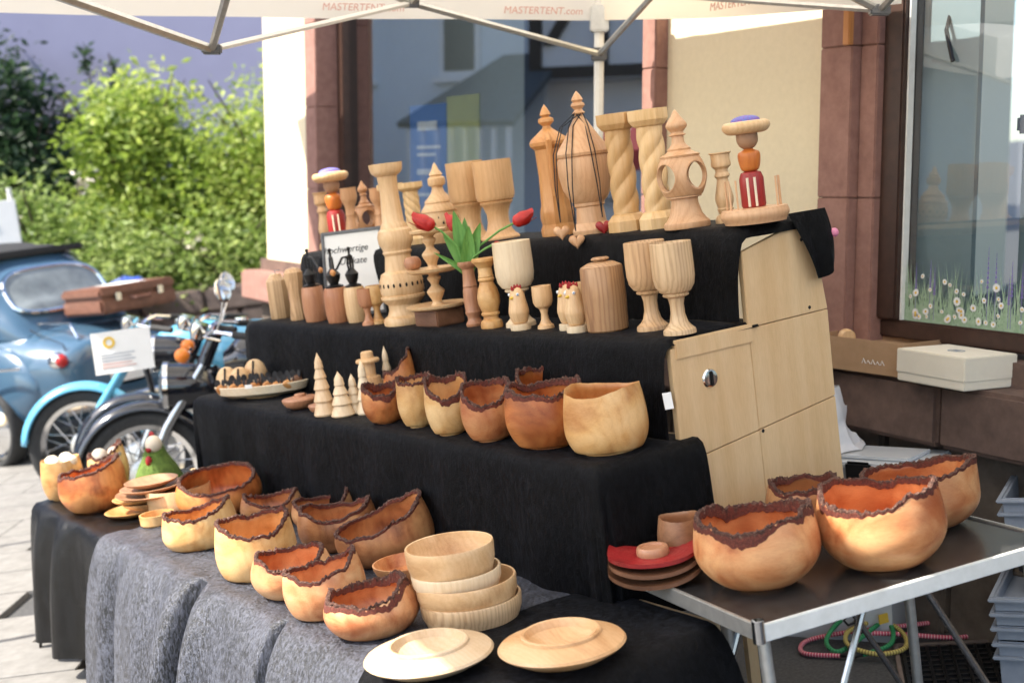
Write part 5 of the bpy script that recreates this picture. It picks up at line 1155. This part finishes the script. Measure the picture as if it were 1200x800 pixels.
# ---- top step
def doll(key, label, pegs=True, big=True, rz=0):
    x, y, z, w_, h = D[key]; k = h
    t = thing('pincushion_doll', label, 'pincushion', (x, y, z), rz)
    rb = w_ / 2
    G().lathe(smooth_prof([(0, 0), (rb * .8, 0), (rb * .9, k * .02), (rb, k * .08), (rb * .96, k * .13), (rb * .86, k * .145), (0, k * .15)], 3), 44).obj('base_dish', 'beech', t)
    G().lathe([(k * .105, k * .15), (k * .115, k * .17), (k * .115, k * .42), (k * .095, k * .475), (k * .05, k * .49)], 28).obj('skirt', 'red_stain', t)
    for q in (-.35, .25):
        a = toward(x, y) - rz + q; c_, s_ = math.cos(a) * k * .113, math.sin(a) * k * .113; G().tube([(c_, s_, k * .16), (c_, s_, k * .43)], .0035, 6).obj('stripe', 'eggshell', t)
    G().lathe(smooth_prof([(k * .05, k * .485), (k * .085, k * .51), (k * .105, k * .60), (k * .10, k * .66), (k * .06, k * .685), (k * .035, k * .70)], 4), 28).obj('torso', 'orange_stain', t)
    G().lathe(smooth_prof([(k * .035, k * .695), (k * .075, k * .72), (k * .10, k * .77), (k * .10, k * .84)], 4), 28).obj('head', 'skin_wood', t)
    br = k * .225
    G().lathe(smooth_prof([(k * .10, k * .835), (br * .8, k * .845), (br, k * .895), (br * .92, k * .945), (br * .6, k * .955), (0, k * .95)], 4), 40).obj('brim', 'maple', t)
    G().lathe(smooth_prof([(br * .62, k * .94), (br * .58, k * .975), (br * .35, k * 1.0), (0, k * 1.01)], 4), 28).obj('cushion', 'cushion_blue', t)
    if pegs:
        for q in range(6):
            a = (25 + q * 22 if q < 3 else 165 + (q - 3) * 22); a = R(a) + toward(x, y) - R(105) - rz
            px, py = rb * .78 * math.cos(a), rb * .78 * math.sin(a); G().tube([(px, py, k * .13), (px, py, k * .42)], .0026, 6).obj('peg', 'beech', t)
    return t
doll('doll1', 'pincushion doll with pale cushion at the far end of the top step', pegs=False); doll('doll2', 'pincushion doll with blue cushion and bobbin pegs at the plywood panel end')
CAN = [('foot', [(0, 0), (1, 0), (1, .05), (.86, .10), (.62, .13), (.66, .16), (.7, .18)]), ('belly', [(.7, .18), (.74, .2), (.66, .22), (.8, .3), (.84, .36), (.72, .45), (.56, .56), (.5, .62), (.55, .64), (.7, .66), (.66, .69)]), ('cup', [(.66, .69), (.55, .72), (.56, .76), (.85, .80), (.9, .84), (.84, .88), (.86, .97), (1, .985), (1, 1), (.5, 1), (.45, .92), (0, .92)])]
turned('candlestick', 'slim pale candlestick behind the far pincushion doll', 'candlestick', 'can1', CAN, 'maple'); turned('candlestick', 'slim pale candlestick beside the blue cushioned doll', 'candlestick', 'can2', CAN, 'maple')
COLM = [('foot', [(0, 0), (.9, 0), (.9, .06), (.78, .1)]), ('shaft', [(.78, .1), (.88, .2), (.9, .3), (.74, .42), (.6, .52), (.66, .55), (.6, .58), (.62, .7), (.9, .78)]), ('cup', [(.9, .78), (1, .84), (.95, .97), (1, 1), (.6, 1), (.5, .9), (0, .9)])]
turned('turned_vase', 'turned pale vase left of the small round windowed lantern', 'vase', 'col1', COLM, 'beech'); turned('turned_vase', 'turned pale vase right of the small round windowed lantern', 'vase', 'col2', COLM, 'beech')
def lantern(key, label, mat, nwin=4, off=0):
    """turned lantern with round windows cut through its belly"""
    x, y, z, w_, h = D[key]; m = w_ / 2; t = thing('wooden_lantern', label, 'lantern', (x, y, z), toward(x, y) + R(off))
    G().lathe([(0, 0), (m * .92, 0), (m * .95, h * .015), (m * .93, h * .05), (m * .80, h * .075), (m * .66, h * .12), (m * .55, h * .21), (m * .55, h * .25), (m * .72, h * .26), (m * .70, h * .275)], 40).obj('base', mat, t)
    zb, zt = h * .275, h * .60
    N, Mz = 128, 40; prof = lambda t_: m * (.66 + .34 * math.sin(math.pi * (.06 + .86 * t_)) ** .8)
    zc, rw = (zb + zt) / 2, (zt - zb) * .36
    def build(th):
        g = G(); idx = {}
        for j in range(Mz + 1):
            for i in range(N):
                a = 2 * math.pi * i / N; t_ = j / Mz; r_ = prof(t_) - th; g.v.append((r_ * math.cos(a), r_ * math.sin(a), zb + (zt - zb) * t_))
        return g
    def inside(i, j):
        a = 2 * math.pi * (i + .5) / N; zz = zb + (zt - zb) * (j + .5) / Mz
        for k in range(nwin):
            da = (a - 2 * math.pi * k / nwin + math.pi) % (2 * math.pi) - math.pi
            if math.hypot(da * m * .97, zz - zc) < rw: return True
        return False
    go = build(0); gi = build(.009)
    for j in range(Mz):
        for i in range(N):
            if not inside(i, j):
                a, b = j * N + i, j * N + (i + 1) % N; go.f.append((a, b, b + N, a + N)); gi.f.append((a, a + N, b + N, b))
    go.add(gi.v, gi.f); go.obj('belly', mat, t, fix=False, angle=60)
    for k in range(nwin):
        a0 = 2 * math.pi * k / nwin; g = G(); nn = 40
        for q in range(nn):
            f = 2 * math.pi * q / nn; da = rw * math.cos(f) / (m * .97); zz = zc + rw * math.sin(f); r_ = prof((zz - zb) / (zt - zb))
            for dr, gr in ((.0012, 1.07), (.0012, .97), (-.010, .97), (-.010, 1.07)):
                aa = a0 + da * gr; z2 = zc + rw * math.sin(f) * gr; g.v.append(((r_ + dr) * math.cos(aa), (r_ + dr) * math.sin(aa), z2))
        for q in range(nn):
            for c in range(4):
                A = q * 4 + c; B = q * 4 + (c + 1) % 4; C = ((q + 1) % nn) * 4; g.f.append((A, B, C + (c + 1) % 4, C + c))
        g.obj('window_rim', mat, t, angle=40)
    G().lathe([(m * .62, h * .595), (m * .80, h * .60), (m * .82, h * .615), (m * .58, h * .635), (m * .46, h * .655), (m * .48, h * .67), (m * .36, h * .69), (m * .26, h * .72), (m * .24, h * .775)], 40).obj('roof', mat, t)
    G().lathe(smooth_prof([(m * .24, h * .775), (m * .36, h * .785), (m * .27, h * .80), (m * .27, h * .815), (m * .42, h * .85), (m * .40, h * .885), (m * .2, h * .94), (m * .07, h * .985), (0, h)], 4), 32).obj('finial', mat, t)
    return t
lantern('lan1', 'small lantern with round windows between the two turned vases', 'beech', off=15); lantern('lan2', 'large lantern with round windows beside the twisted columns', 'beech', off=-48)
def twisted(key, label, mat, turns=1.15, lobes=3, cap=1.0):
    x, y, z, w_, h = D[key]; m = w_ / 2; t = thing('twisted_column', label, 'column', (x, y, z), toward(x, y) + R(22))
    B8 = lambda p: G().lathe([(r_ * m, q * h) for r_, q in p], 8)
    B8([(0, 0), (1, 0), (1, .09), (.93, .105), (.80, .135), (.66, .15)]).obj('base', mat, t, angle=20)
    B8([(.62, .855), (.80, .87), (.98 * cap, .91), (1.0 * cap, .925), (1.0 * cap, 1.0), (0, 1.0)]).obj('capital', mat, t, angle=20)
    def fn(s, u_):
        a = 2 * math.pi * s; ph = turns * 2 * math.pi * u_; e = min(1, u_ * 8, (1 - u_) * 8)
        r_ = m * (.60 + e * (.115 * abs(math.cos(lobes * (a - ph) / 2)) ** .8 - .075)); return Vector((r_ * math.cos(a), r_ * math.sin(a), h * (.145 + .72 * u_)))
    G().grid(72, 56, fn, wrap=True).obj('shaft', mat, t, angle=70)
    return t
twisted('tw1', 'small twisted column behind the big turned pillar', 'pine', 1.0, 5, 1.1); twisted('tw2', 'small twisted column between pillar and pierced onion lantern', 'pine', -1.0, 5, 1.1)
twisted('tw3', 'thick twisted pine column with octagonal capital next to the big lidded urn', 'pine'); twisted('tw4', 'thick twisted pine column with octagonal capital next to the large windowed lantern', 'pine')
x, y, z, w_, h = D['pag']; m = w_ / 2
pg = turned('onion_lantern', 'pale onion shaped lantern pierced with small diamonds and crowned by a finial', 'lantern', 'pag',
    [('base', [(0, 0), (.8, 0), (.84, .03), (.98, .10), (1, .13), (.92, .14), (.78, .145)]), ('belly', [(.78, .145), (.96, .19), (1.0, .25), (.97, .33), (.90, .39)]), ('roof', [(.90, .39), (.98, .395), (.96, .42), (.8, .47), (.72, .50), (.76, .505), (.72, .53), (.5, .58), (.34, .63), (.28, .68), (.30, .70)]), ('finial', [(.30, .70), (.42, .715), (.46, .75), (.44, .80), (.28, .83), (.36, .845), (.2, .90), (.1, .96), (0, 1)])], 'maple', seg=44)
for k in range(14):
    for rI, zI, s_ in ((1.0, .25, 1.0), (.985, .32, .6), (.985, .19, .6)):
        a = 2 * math.pi * (k + (.5 if s_ < 1 else 0)) / 14
        G().lathe([(0, .002), (.0035 * s_, .0016), (.0042 * s_, -.002)], 4, Matrix.Translation((rI * m * math.cos(a), rI * m * math.sin(a), zI * h)) @ Matrix.Rotation(a, 4, 'Z') @ Matrix.Rotation(R(90), 4, 'Y'), ex=1.7).obj('pierced_hole', 'dark_gap', pg)
BLK = [('cup', [(.30, .44), (.82, .45), (.86, .47), (.80, .48), (.92, .50), (1, .55), (.99, 1), (.95, 1), (.93, .9), (.9, .6), (0, .52)]), ('stem', [(.82, .45), (.70, .42), (.56, .32), (.55, .22), (.66, .12), (.82, .06)]), ('foot', [(.82, .06), (.95, .04), (1, .02), (1, 0), (0, 0)])]
turned('block_goblet', 'broad pale goblet next to the onion lantern, flush with its twin', 'goblet', 'blk1', BLK, 'maple'); turned('block_goblet', 'broad pale goblet behind the leaning tulip, flush with its twin', 'goblet', 'blk2', BLK, 'maple')
# orange spire box
x, y, z, w_, h = D['spire']; m = w_ / 2
sp = turned('carved_spire', 'orange oiled carved box with pointed lid left of the big urn', 'box', 'spire', [('base', [(0, 0), (.95, 0), (.97, .05), (.86, .09)], None, 8), ('body', [(.86, .09), (.92, .14), (.88, .2), (.80, .24), (.74, .45), (.78, .66)], None, 8), ('lid', [(.78, .66), (1, .69), (1.03, .715), (.95, .74), (.5, .79), (.24, .82)], None, 8), ('finial', [(.24, .82), (.2, .835), (.42, .865), (.4, .89), (.18, .905), (.3, .92), (.16, .965), (0, 1)], None, 24)], 'oiled')
a = toward(x, y) - sp.rotation_euler.z * 0
G().tube([(m * 1.0 * math.cos(a), m * 1.0 * math.sin(a), h * .30), (m * 1.06 * math.cos(a), m * 1.06 * math.sin(a), h * .5), (m * 1.02 * math.cos(a), m * 1.02 * math.sin(a), h * .62), (m * 1.12 * math.cos(a), m * 1.12 * math.sin(a), h * .72), (m * .8 * math.cos(a), m * .8 * math.sin(a), h * .78)], .009, 10, rr=[.004, .010, .007, .011, .006]).obj('handle', 'oiled', sp)
turned('lidded_urn', 'big round bellied lidded urn with pointed finial hung with heart necklaces', 'urn', 'bigurn', [('foot', [(0, 0), (.72, 0), (.74, .03), (.66, .055), (.56, .08), (.52, .15), (.50, .19), (.56, .2), (.56, .22)]), ('belly', [(.56, .22), (.70, .245), (.90, .32), (1.0, .42), (1.0, .52), (.93, .545)]), ('lid', [(.93, .545), (1.0, .55), (1.02, .57), (.97, .585), (.90, .605), (.62, .68), (.40, .75), (.24, .80), (.14, .83)]), ('finial', [(.16, .83), (.24, .845), (.16, .86), (.14, .87), (.26, .895), (.24, .91), (.16, .92), (.22, .935), (.12, .97), (0, 1)])], 'beech', seg=48)
# heart necklaces
ux, uy, uz, uw, uh = D['bigurn']; tc = toward(ux, uy); RT = Vector((-math.sin(tc), math.cos(tc), 0)); FW = Vector((math.cos(tc), math.sin(tc), 0))
UM = SM @ Matrix.Translation((ux, uy, uz))
def necklace(a, drop, mat, label, top=.85, b=0, spread=.008, face=1.04):
    t = thing('heart_necklace', label, 'necklace', frame=UM); zt = uh * top
    hz = drop; P0 = Vector((0, 0, zt)); m = uw / 2
    E = RT * a + FW * (m * face)
    for s in (-1, 1):
        mid1 = RT * (a * .55 + b) + FW * (m * .30) + RT * s * spread + Vector((0, 0, uh * .76)); mid2 = RT * (a * .85 + b) + FW * m * (.98) + RT * s * spread * 1.4 + Vector((0, 0, uh * .575))
        G().tube([P0 + FW * .012 + RT * s * .01, mid1, mid2, RT * (a + s * spread) + FW * (m * 1.04) + Vector((0, 0, uh * .35)), E + Vector((0, 0, hz + .028))], .0016, 6).obj('cord', 'black_felt', t)
    g = G(); n = 36; pr = []
    for k in range(n):
        q = 2 * math.pi * k / n; hx = 16 * math.sin(q) ** 3; hy = 13 * math.cos(q) - 5 * math.cos(2 * q) - 2 * math.cos(3 * q) - math.cos(4 * q); pr.append((hx * .00145, hy * .00145))
    for sc_, off in ((.55, -.0085), (.85, -.006), (1, 0), (.85, .006), (.55, .0085)):
        for hx, hy in pr: g.v.append(E + RT * hx * sc_ + FW * off + Vector((0, 0, hy * sc_ + hz)))
    for j in range(4):
        for k in range(n): A, B = j * n + k, j * n + (k + 1) % n; g.f.append((A, B, B + n, A + n))
    g.f += [tuple(range(n))[::-1], tuple(range(4 * n, 5 * n))]
    g.obj('heart', mat, t, angle=50); return t
necklace(-.048, -.012, 'beech', 'pale wooden heart on a black cord hanging lowest on the big urn', spread=.006)
necklace(-.088, .018, 'beech', 'pale wooden heart partly behind the lower heart on the big urn', b=-.006, spread=.003)
necklace(.032, .018, 'red_stain', 'dark red heart on a black cord hanging by the twisted column', spread=.004)

# ================================================================== folding table on the right
TA = R(24); FT = GM @ Matrix.Translation((.575, 2.595, 0)) @ Matrix.Rotation(TA, 4, 'Z'); LX, LY, FZ = .78, .50, .66
ft = thing('folding_table', 'black topped folding camping table with pale metal edge and tubular legs', 'table', frame=FT)
G().box((.004, .004, FZ - .03), (LX - .004, LY - .004, FZ - .002)).obj('table_top', 'table_black', ft, bevel=.002)
for a, b in (((0, -.006, FZ - .033), (LX, .0035, FZ + .003)), ((0, LY - .0035, FZ - .033), (LX, LY + .006, FZ + .003)), ((-.006, .0, FZ - .033), (.0035, LY, FZ + .003)), ((LX - .0035, 0, FZ - .033), (LX + .006, LY, FZ + .003))):
    G().box(a, b).obj('edge_strip', 'white_paint' if a[0] == 0 else 'alu', ft, bevel=.002)
for x in (-.008, LX): G().lathe([(.013, 0), (.013, .046)], 12, Matrix.Translation((x + .004, .0, FZ - .033))).obj('corner_cap', 'chrome', ft)
def leg(x, y, dx, dy): G().tube([(x, y, FZ - .035), (x + dx * .06, y + dy * .06, FZ - .10), (x + dx, y + dy, 0)], .0135, 10).obj('leg', 'alu', ft)
leg(.03, .04, .015, -.02); leg(.20, LY - .04, .015, .02); leg(LX - .05, .04, .02, -.02); leg(LX - .05, LY - .04, .02, .02)
for y in (.05, LY - .05):
    G().tube([(.30, y + .01, FZ - .035), (.06, y, .12)], .008, 8).obj('brace', 'steel', ft); G().tube([(.45, y + .01, FZ - .035), (LX - .06, y, .14)], .008, 8).obj('brace', 'steel', ft)
G().tube([(.045, .05, .16), (.045, LY - .05, .16)], .010, 8).obj('cross_tube', 'alu', ft)
G().tube([(.02, -.0155 + .035, .42), (.034, -.016 + .03, .34), (.035, -.017 + .028, .28)], .0148, 10).obj('torn_tape', 'paper', ft)
live_bowl('r1', 'large pinkish bark bowl on a small foot beside the red plates', 'apple', lo=.13, ph=80, tilt=.04, td=-60, seed=31, rb=.42, mx=.5, rt=.90, frame=GM, band=.017, th=.05, hs=1.20)
live_bowl('r2', 'large yellow orange bark bowl partly sunlit on the folding table', 'apple', lo=.15, ph=75, tilt=.02, td=-70, seed=32, rb=.42, mx=.5, rt=.89, frame=GM, band=.010, th=.05, hs=1.16)
live_bowl('r3', 'bark bowl peeking out behind the two large bowls on the folding table', 'plum', lo=.1, seed=33, xy=(-.025, .025), frame=GM, band=.01, hs=1.05)
live_bowl('r4', 'brownish bark bowl with high corner at the back of the folding table', 'apple', lo=.10, ph=80, tilt=.10, td=-80, xy=(.03, .04), seed=34, rb=.5, rt=.98, frame=GM, band=.009, hs=1.18)
live_bowl('rd', 'shallow brown dish standing behind the red plate stack', 'ash_dark', lo=.05, bark=0, seed=35, frame=GM, rb=.8, hs=.9)
def square_plate(z0, mat, label, s=.105, curl=.022, rz=0, rings=False):
    t = thing('square_plate', label, 'plate', (.41, 2.97, z0), rz, GM)
    def fn(a, b, top):
        th = 2 * math.pi * a; c, sn = math.cos(th), math.sin(th); rr = s * b / (abs(c) ** 5 + abs(sn) ** 5) ** (1 / 5); q = rr / s
        zz = curl * abs(rr * c / s) ** 2.2 + (.009 if top else 0); 
        if rings and top: zz += .0016 * max(0, math.sin(q * 42)) * (q < .8)
        return Vector((rr * c, rr * sn * .72, zz))
    g = G(); g.grid(64, 26, lambda a, b: fn(a, b, True), wrap=True); g.grid(64, 10, lambda a, b: fn(a, b, False), wrap=True)
    n = 64; A = 25 * n; B = 26 * n + 9 * n
    for k in range(n): g.f.append((A + k, A + (k + 1) % n, B + (k + 1) % n, B + k))
    g.obj('plate', mat, t, angle=40); return t
square_plate(.662, 'walnut', 'brown curled square plate at the bottom under the red one', .104, .030, R(-4)); square_plate(.686, 'walnut', 'brown curled square plate directly under the red one', .102, .027, R(-2)); square_plate(.711, 'red_stain', 'glossy red square plate with turned rings on two brown plates', .100, .020, R(-6), True)
turned('wooden_ring', 'small turned ring of red and pale wood on the red plate', 'lid', None, [('lid', [(0, 0), (.95, 0), (1, .3), (.96, .8), (.88, 1), (.72, 1), (.68, .8), (.5, .75), (0, .8)])], 'pear', frame=GM, d=(.41, 2.97, .721, .075, .020))

# ================================================================== boxes, bins and cords round the wall
kx = thing('kraft_box', 'open brown cardboard box on the sandstone window sill', 'box', (-.155, -.06, .987), R(6), BM)
W_, D_, H_ = .37, .23, .105
for a, b in (((-W_ / 2, -D_ / 2, 0), (W_ / 2, D_ / 2, .004)), ((-W_ / 2, -D_ / 2, .004), (W_ / 2, -D_ / 2 + .004, H_)), ((-W_ / 2, D_ / 2 - .004, .004), (W_ / 2, D_ / 2, H_)), ((-W_ / 2, -D_ / 2 + .004, .004), (-W_ / 2 + .004, D_ / 2 - .004, H_)), ((W_ / 2 - .004, -D_ / 2 + .004, .004), (W_ / 2, D_ / 2 - .004, H_))):
    G().box(a, b).obj('wall', 'kraft', kx)
G().box((-W_ / 2 + .005, -D_ / 2 + .005, H_ - .03), (W_ / 2 - .005, D_ / 2 - .005, H_ - .026)).obj('insert', 'kraft', kx)
for k in range(5): G().tube([(.03 + k * .018, -D_ / 2 - .0005, .03), (.035 + k * .018, -D_ / 2 - .0005, .045 - .004 * (k % 2)), (.044 + k * .018, -D_ / 2 - .0005, .03)], .0012, 4).obj('scrawl', 'paper', kx)
wk = thing('wooden_roller', 'round wooden knob standing on edge in the brown cardboard box', 'knob', (-.235, -.12, 1.058), 0, BM)
G().lathe([(0, -.02), (.022, -.02), (.026, -.014), (.026, .014), (.022, .02), (0, .02)], 28, Matrix.Translation((0, 0, .027)) @ Matrix.Rotation(R(62), 4, 'Z') @ Matrix.Rotation(R(90), 4, 'X')).obj('knob', 'maple', wk)
wb = thing('cream_box', 'closed cream white cardboard box with a printed ring beside the brown box', 'box', (.20, -.10, .987), R(-3), BM)
G().box((-.135, -.105, 0), (.135, .105, .065)).obj('tray', 'cream_card', wb, bevel=.003); G().box((-.1375, -.1075, .025), (.1375, .1075, .098)).obj('lid', 'cream_card', wb, bevel=.003)
G().lathe([(.022, 0), (.026, 0), (.026, .001), (.022, .001), (.022, 0)], 28, Matrix.Translation((0, 0, .0982))).obj('emblem', 'grey_plastic', wb)
for k in range(3): G().box((-.012, -.010 + .008 * k, .0982), (.012, -.007 + .008 * k, .099)).obj('printed_line', 'grey_plastic', wb)

def bin_(name, label, loc, rz, w_, d_, h_, frame, lid=True, mat='bin_plastic', latch=True):
    t = thing(name, label, 'bin', loc, rz, frame)
    def tf(s, u_):
        a = s * 4; i = int(a) % 4; f = a - int(a); cx = [(-1, -1), (1, -1), (1, 1), (-1, 1)]; p, q = cx[i], cx[(i + 1) % 4]; k = .9 + .1 * u_
        return Vector(((p[0] + (q[0] - p[0]) * f) * w_ / 2 * k, (p[1] + (q[1] - p[1]) * f) * d_ / 2 * k, h_ * u_))
    g = G().grid(16, 6, tf, wrap=True); g.f.append(tuple(range(16))[::-1]); g.obj('tub', mat, t, angle=30)
    if lid:
        l = G().box((-w_ / 2 - .012, -d_ / 2 - .012, h_), (w_ / 2 + .012, d_ / 2 + .012, h_ + .022)).obj('lid', mat, t, bevel=.006)
        G().box((-w_ / 2 + .03, -d_ / 2 + .03, h_ + .0225), (w_ / 2 - .03, d_ / 2 - .03, h_ + .034)).obj('panel', mat, l, bevel=.005)
    if latch: G().box((-.045, -d_ / 2 - .022, h_ - .045), (.045, -d_ / 2 - .006, h_ + .028)).obj('latch', 'black_plastic', t, bevel=.008)
    return t
bin_('storage_bin', 'translucent lidded storage bin with black latch against the wall plinth', (1.22, 4.17, .335), R(-45), .36, .20, .24, GM)
bin_('clear_tub', 'clear bluish plastic tub on the ground carrying the bin with the black latch', (1.06, 4.36, 0), R(-30), .52, .26, .315, GM, lid=True, latch=False)
bg_ = thing('plastic_bag', 'crumpled white plastic bag lying on the lidded storage bin', 'bag', (1.10, 4.27, .612), 0, GM)
G().grid(24, 14, lambda s, t: Vector(((.07 + .02 * nz(math.cos(6.28 * s) * 2, math.sin(6.28 * s) * 2, t * 4)) * math.cos(6.283 * s) * (1 - .35 * t) * (1 + .6 * math.exp(-t * 8)), (.06 + .02 * nz(math.cos(6.28 * s) * 2, math.sin(6.28 * s) * 2, t * 4 + 9)) * math.sin(6.283 * s) * (1 - .35 * t) * (1 + .5 * math.exp(-t * 8)), .2 * t + .015 * nz(s * 9, t * 9))), wrap=True).obj('bag', 'bag_white', bg_, angle=30)
def crate(name, label, loc, rz, w_, d_, h_, top=True):
    t = thing(name, label, 'crate', loc, rz, GM)
    for a, b in (((-w_ / 2, -d_ / 2, 0), (w_ / 2, -d_ / 2 + .006, h_)), ((-w_ / 2, d_ / 2 - .006, 0), (w_ / 2, d_ / 2, h_)), ((-w_ / 2, -d_ / 2 + .006, 0), (-w_ / 2 + .006, d_ / 2 - .006, h_)), ((w_ / 2 - .006, -d_ / 2 + .006, 0), (w_ / 2, d_ / 2 - .006, h_))):
        G().box(a, b).obj('side', 'grey_plastic', t, bevel=.002)
    G().box((-w_ / 2 + .006, -d_ / 2 + .006, 0), (w_ / 2 - .006, d_ / 2 - .006, .006)).obj('bottom', 'grey_plastic', t)
    for zz in ((h_ - .012, h_ - .05) if h_ > .08 else (h_ - .012,)):
        for a, b in (((-w_ / 2 - .016, -d_ / 2 - .016, zz), (w_ / 2 + .016, -d_ / 2 - .0005, zz + .010)), ((-w_ / 2 - .016, d_ / 2 + .0005, zz), (w_ / 2 + .016, d_ / 2 + .016, zz + .010)), ((-w_ / 2 - .016, -d_ / 2 - .0005, zz), (-w_ / 2 - .0005, d_ / 2 + .0005, zz + .010)), ((w_ / 2 + .0005, -d_ / 2 - .0005, zz), (w_ / 2 + .016, d_ / 2 + .0005, zz + .010))):
            G().box(a, b).obj('rim', 'grey_plastic', t, bevel=.003)
    for x in (-.33, -.11, .11, .33):
        G().box((x * w_ - .006, -d_ / 2 - .012, .01), (x * w_ + .006, -d_ / 2 - .0005, h_ - .055)).obj('rib', 'grey_plastic', t, bevel=.002) if h_ > .1 else None
    return t
CX, CY, CR = 1.72, 3.72, R(-28)
crate('grey_crate', 'grey stacking crate at the bottom of the crate pile by the wall', (CX, CY, 0), CR, .56, .36, .14)
for k, lab in enumerate(('grey crate second from the bottom of the crate pile', 'grey crate third from the bottom of the crate pile', 'grey nested crate fourth from the bottom of the crate pile')):
    crate('grey_crate', lab, (CX, CY, .145 + k * .042), CR, .56, .36, .04)
crate('grey_crate', 'grey crate standing on the black bag on top of the crate pile', (CX + .06, CY + .04, .385), CR, .56, .36, .15)
bb = thing('black_bag', 'crumpled black bag squeezed between the stacked grey crates', 'bag', (CX + .02, CY, .262), CR, GM)
G().grid(28, 10, lambda s, t: Vector((math.cos(6.283 * s) * .26 * math.sin(math.pi * (.08 + .84 * t)) ** .5 * (1 + .15 * nz(math.cos(6.28 * s) * 3, math.sin(6.28 * s) * 3, t * 5)), math.sin(6.283 * s) * .17 * math.sin(math.pi * (.08 + .84 * t)) ** .5 * (1 + .2 * nz(math.cos(6.28 * s) * 3 + 7, math.sin(6.28 * s) * 3, t * 5)), .135 * t)), wrap=True).obj('bag', 'black_felt', bb, angle=30)
# bungee cords
def bungee(label, mat, pts, hooks=True):
    P = smooth3(pts); g = G(); g.tube(P, .0075, 8)
    L = [0]
    for a, b in zip(P, P[1:]): L.append(L[-1] + (b - a).length)
    al = [L[i // 8] for i in range(len(P) * 8)]
    t = thing('bungee_cord', label, 'cord', frame=GM @ Matrix.Translation((1.12, 4.12, .012)))
    g.obj('cord', mat, t, attr={'along': al}, angle=80)
    for e, f in ((P[0], P[1]), (P[-1], P[-2])):
        d = (e - f).normalized(); G().tube([e, e + d * .03, e + d * .045 + Vector((0, 0, .02)), e + d * .03 + Vector((0, 0, .03))], .004, 6).obj('hook', 'black_iron', t)
def smooth3(p, k=8):
    p = [Vector(q) for q in p]; o = []
    for i in range(len(p) - 1):
        a, b, c, d = p[max(i - 1, 0)], p[i], p[i + 1], p[min(i + 2, len(p) - 1)]
        for j in range(k):
            t = j / k; o.append(.5 * (2 * b + (c - a) * t + (2 * a - 5 * b + 4 * c - d) * t * t + (3 * b - a - 3 * c + d) * t ** 3))
    return o + [p[-1]]
bungee('pink striped bungee cord looped widely on the ground', 'cord_pink', [(-.10, -.06, 0), (-.20, 0, .0), (-.17, .10, .0), (-.05, .08, .02), (.08, .05, .03), (.25, .10, .01), (.36, .12, 0), (.40, .02, 0), (.28, -.03, .0), (.12, .0, .02), (.02, .02, .03)])
bungee('green bungee cord coiled over the pink one', 'cord_green', [(-.02, .16, .06), (-.06, .10, .05), (.04, .16, .07), (.10, .10, .06), (.02, .02, .04), (-.10, -.05, .01), (-.12, .02, .03), (-.02, .12, .06), (.08, .05, .05), (.06, -.06, .02), (-.04, -.10, .01)])
bungee('yellow flecked bungee cord in a ring on the pile of cords', 'cord_yellow', [(.02, .06, .05), (-.05, .03, .04), (-.07, -.06, .03), (0, -.12, .015), (.09, -.10, .015), (.11, 0, .03), (.05, .08, .06), (-.02, .05, .06)])
yt = G().box((-.025, -.002, 0), (.025, .002, .03)).obj('yellow_tag', 'yellow_paint', frame=GM @ Matrix.Translation((1.19, 4.14, .07)) @ Matrix.Rotation(R(20), 4, 'Z')); tag(yt, 'yellow tag on the bungee cords', 'tag')
# drain grate
dg_ = thing('drain_grate', 'dark iron drain grate in the asphalt under the folding table', 'grate', (1.42, 3.86, .006), R(-12), GM, tilt=Matrix.Scale(.75, 4))
G().box((-.34, -.22, -.02), (.34, .22, .0)).obj('pit', 'dark_gap', dg_)
for k in range(15): G().box((-.33 + k * .047, -.21, .001), (-.318 + k * .047, .21, .014)).obj('bar', 'black_iron', dg_, bevel=.002)
for k in range(9): G().box((-.33, -.21 + k * .051, .002), (.34, -.20 + k * .051, .011)).obj('cross_bar', 'black_iron', dg_)
for a, b in (((-.36, -.24, 0), (.36, -.222, .016)), ((-.36, .222, 0), (.36, .24, .016)), ((-.36, -.222, 0), (-.342, .222, .016)), ((.342, -.222, 0), (.36, .222, .016))): G().box(a, b).obj('frame', 'curb_stone', dg_, bevel=.003)
# leaves and litter scraps on the street
for k, (x, y, s) in enumerate(((.40, 3.9, .02), (.52, 3.75, .015), (-2.6, 6.2, .02), (-2.35, 5.4, .02), (-2.8, 7.0, .018))):
    o = G().add([(-s, 0, .004), (0, -s * .5, .007), (s, 0, .004), (0, s * .5, .008)], [(0, 1, 2, 3)]).obj('fallen_petal', 'blossom', frame=GM @ Matrix.Translation((x, y, .014 if k < 2 else .036)) @ Matrix.Rotation(k * 1.3, 4, 'Z'), fix=False)
    tag(o, 'small pale fallen petal lying on the street', 'petal', 'petals on the street')
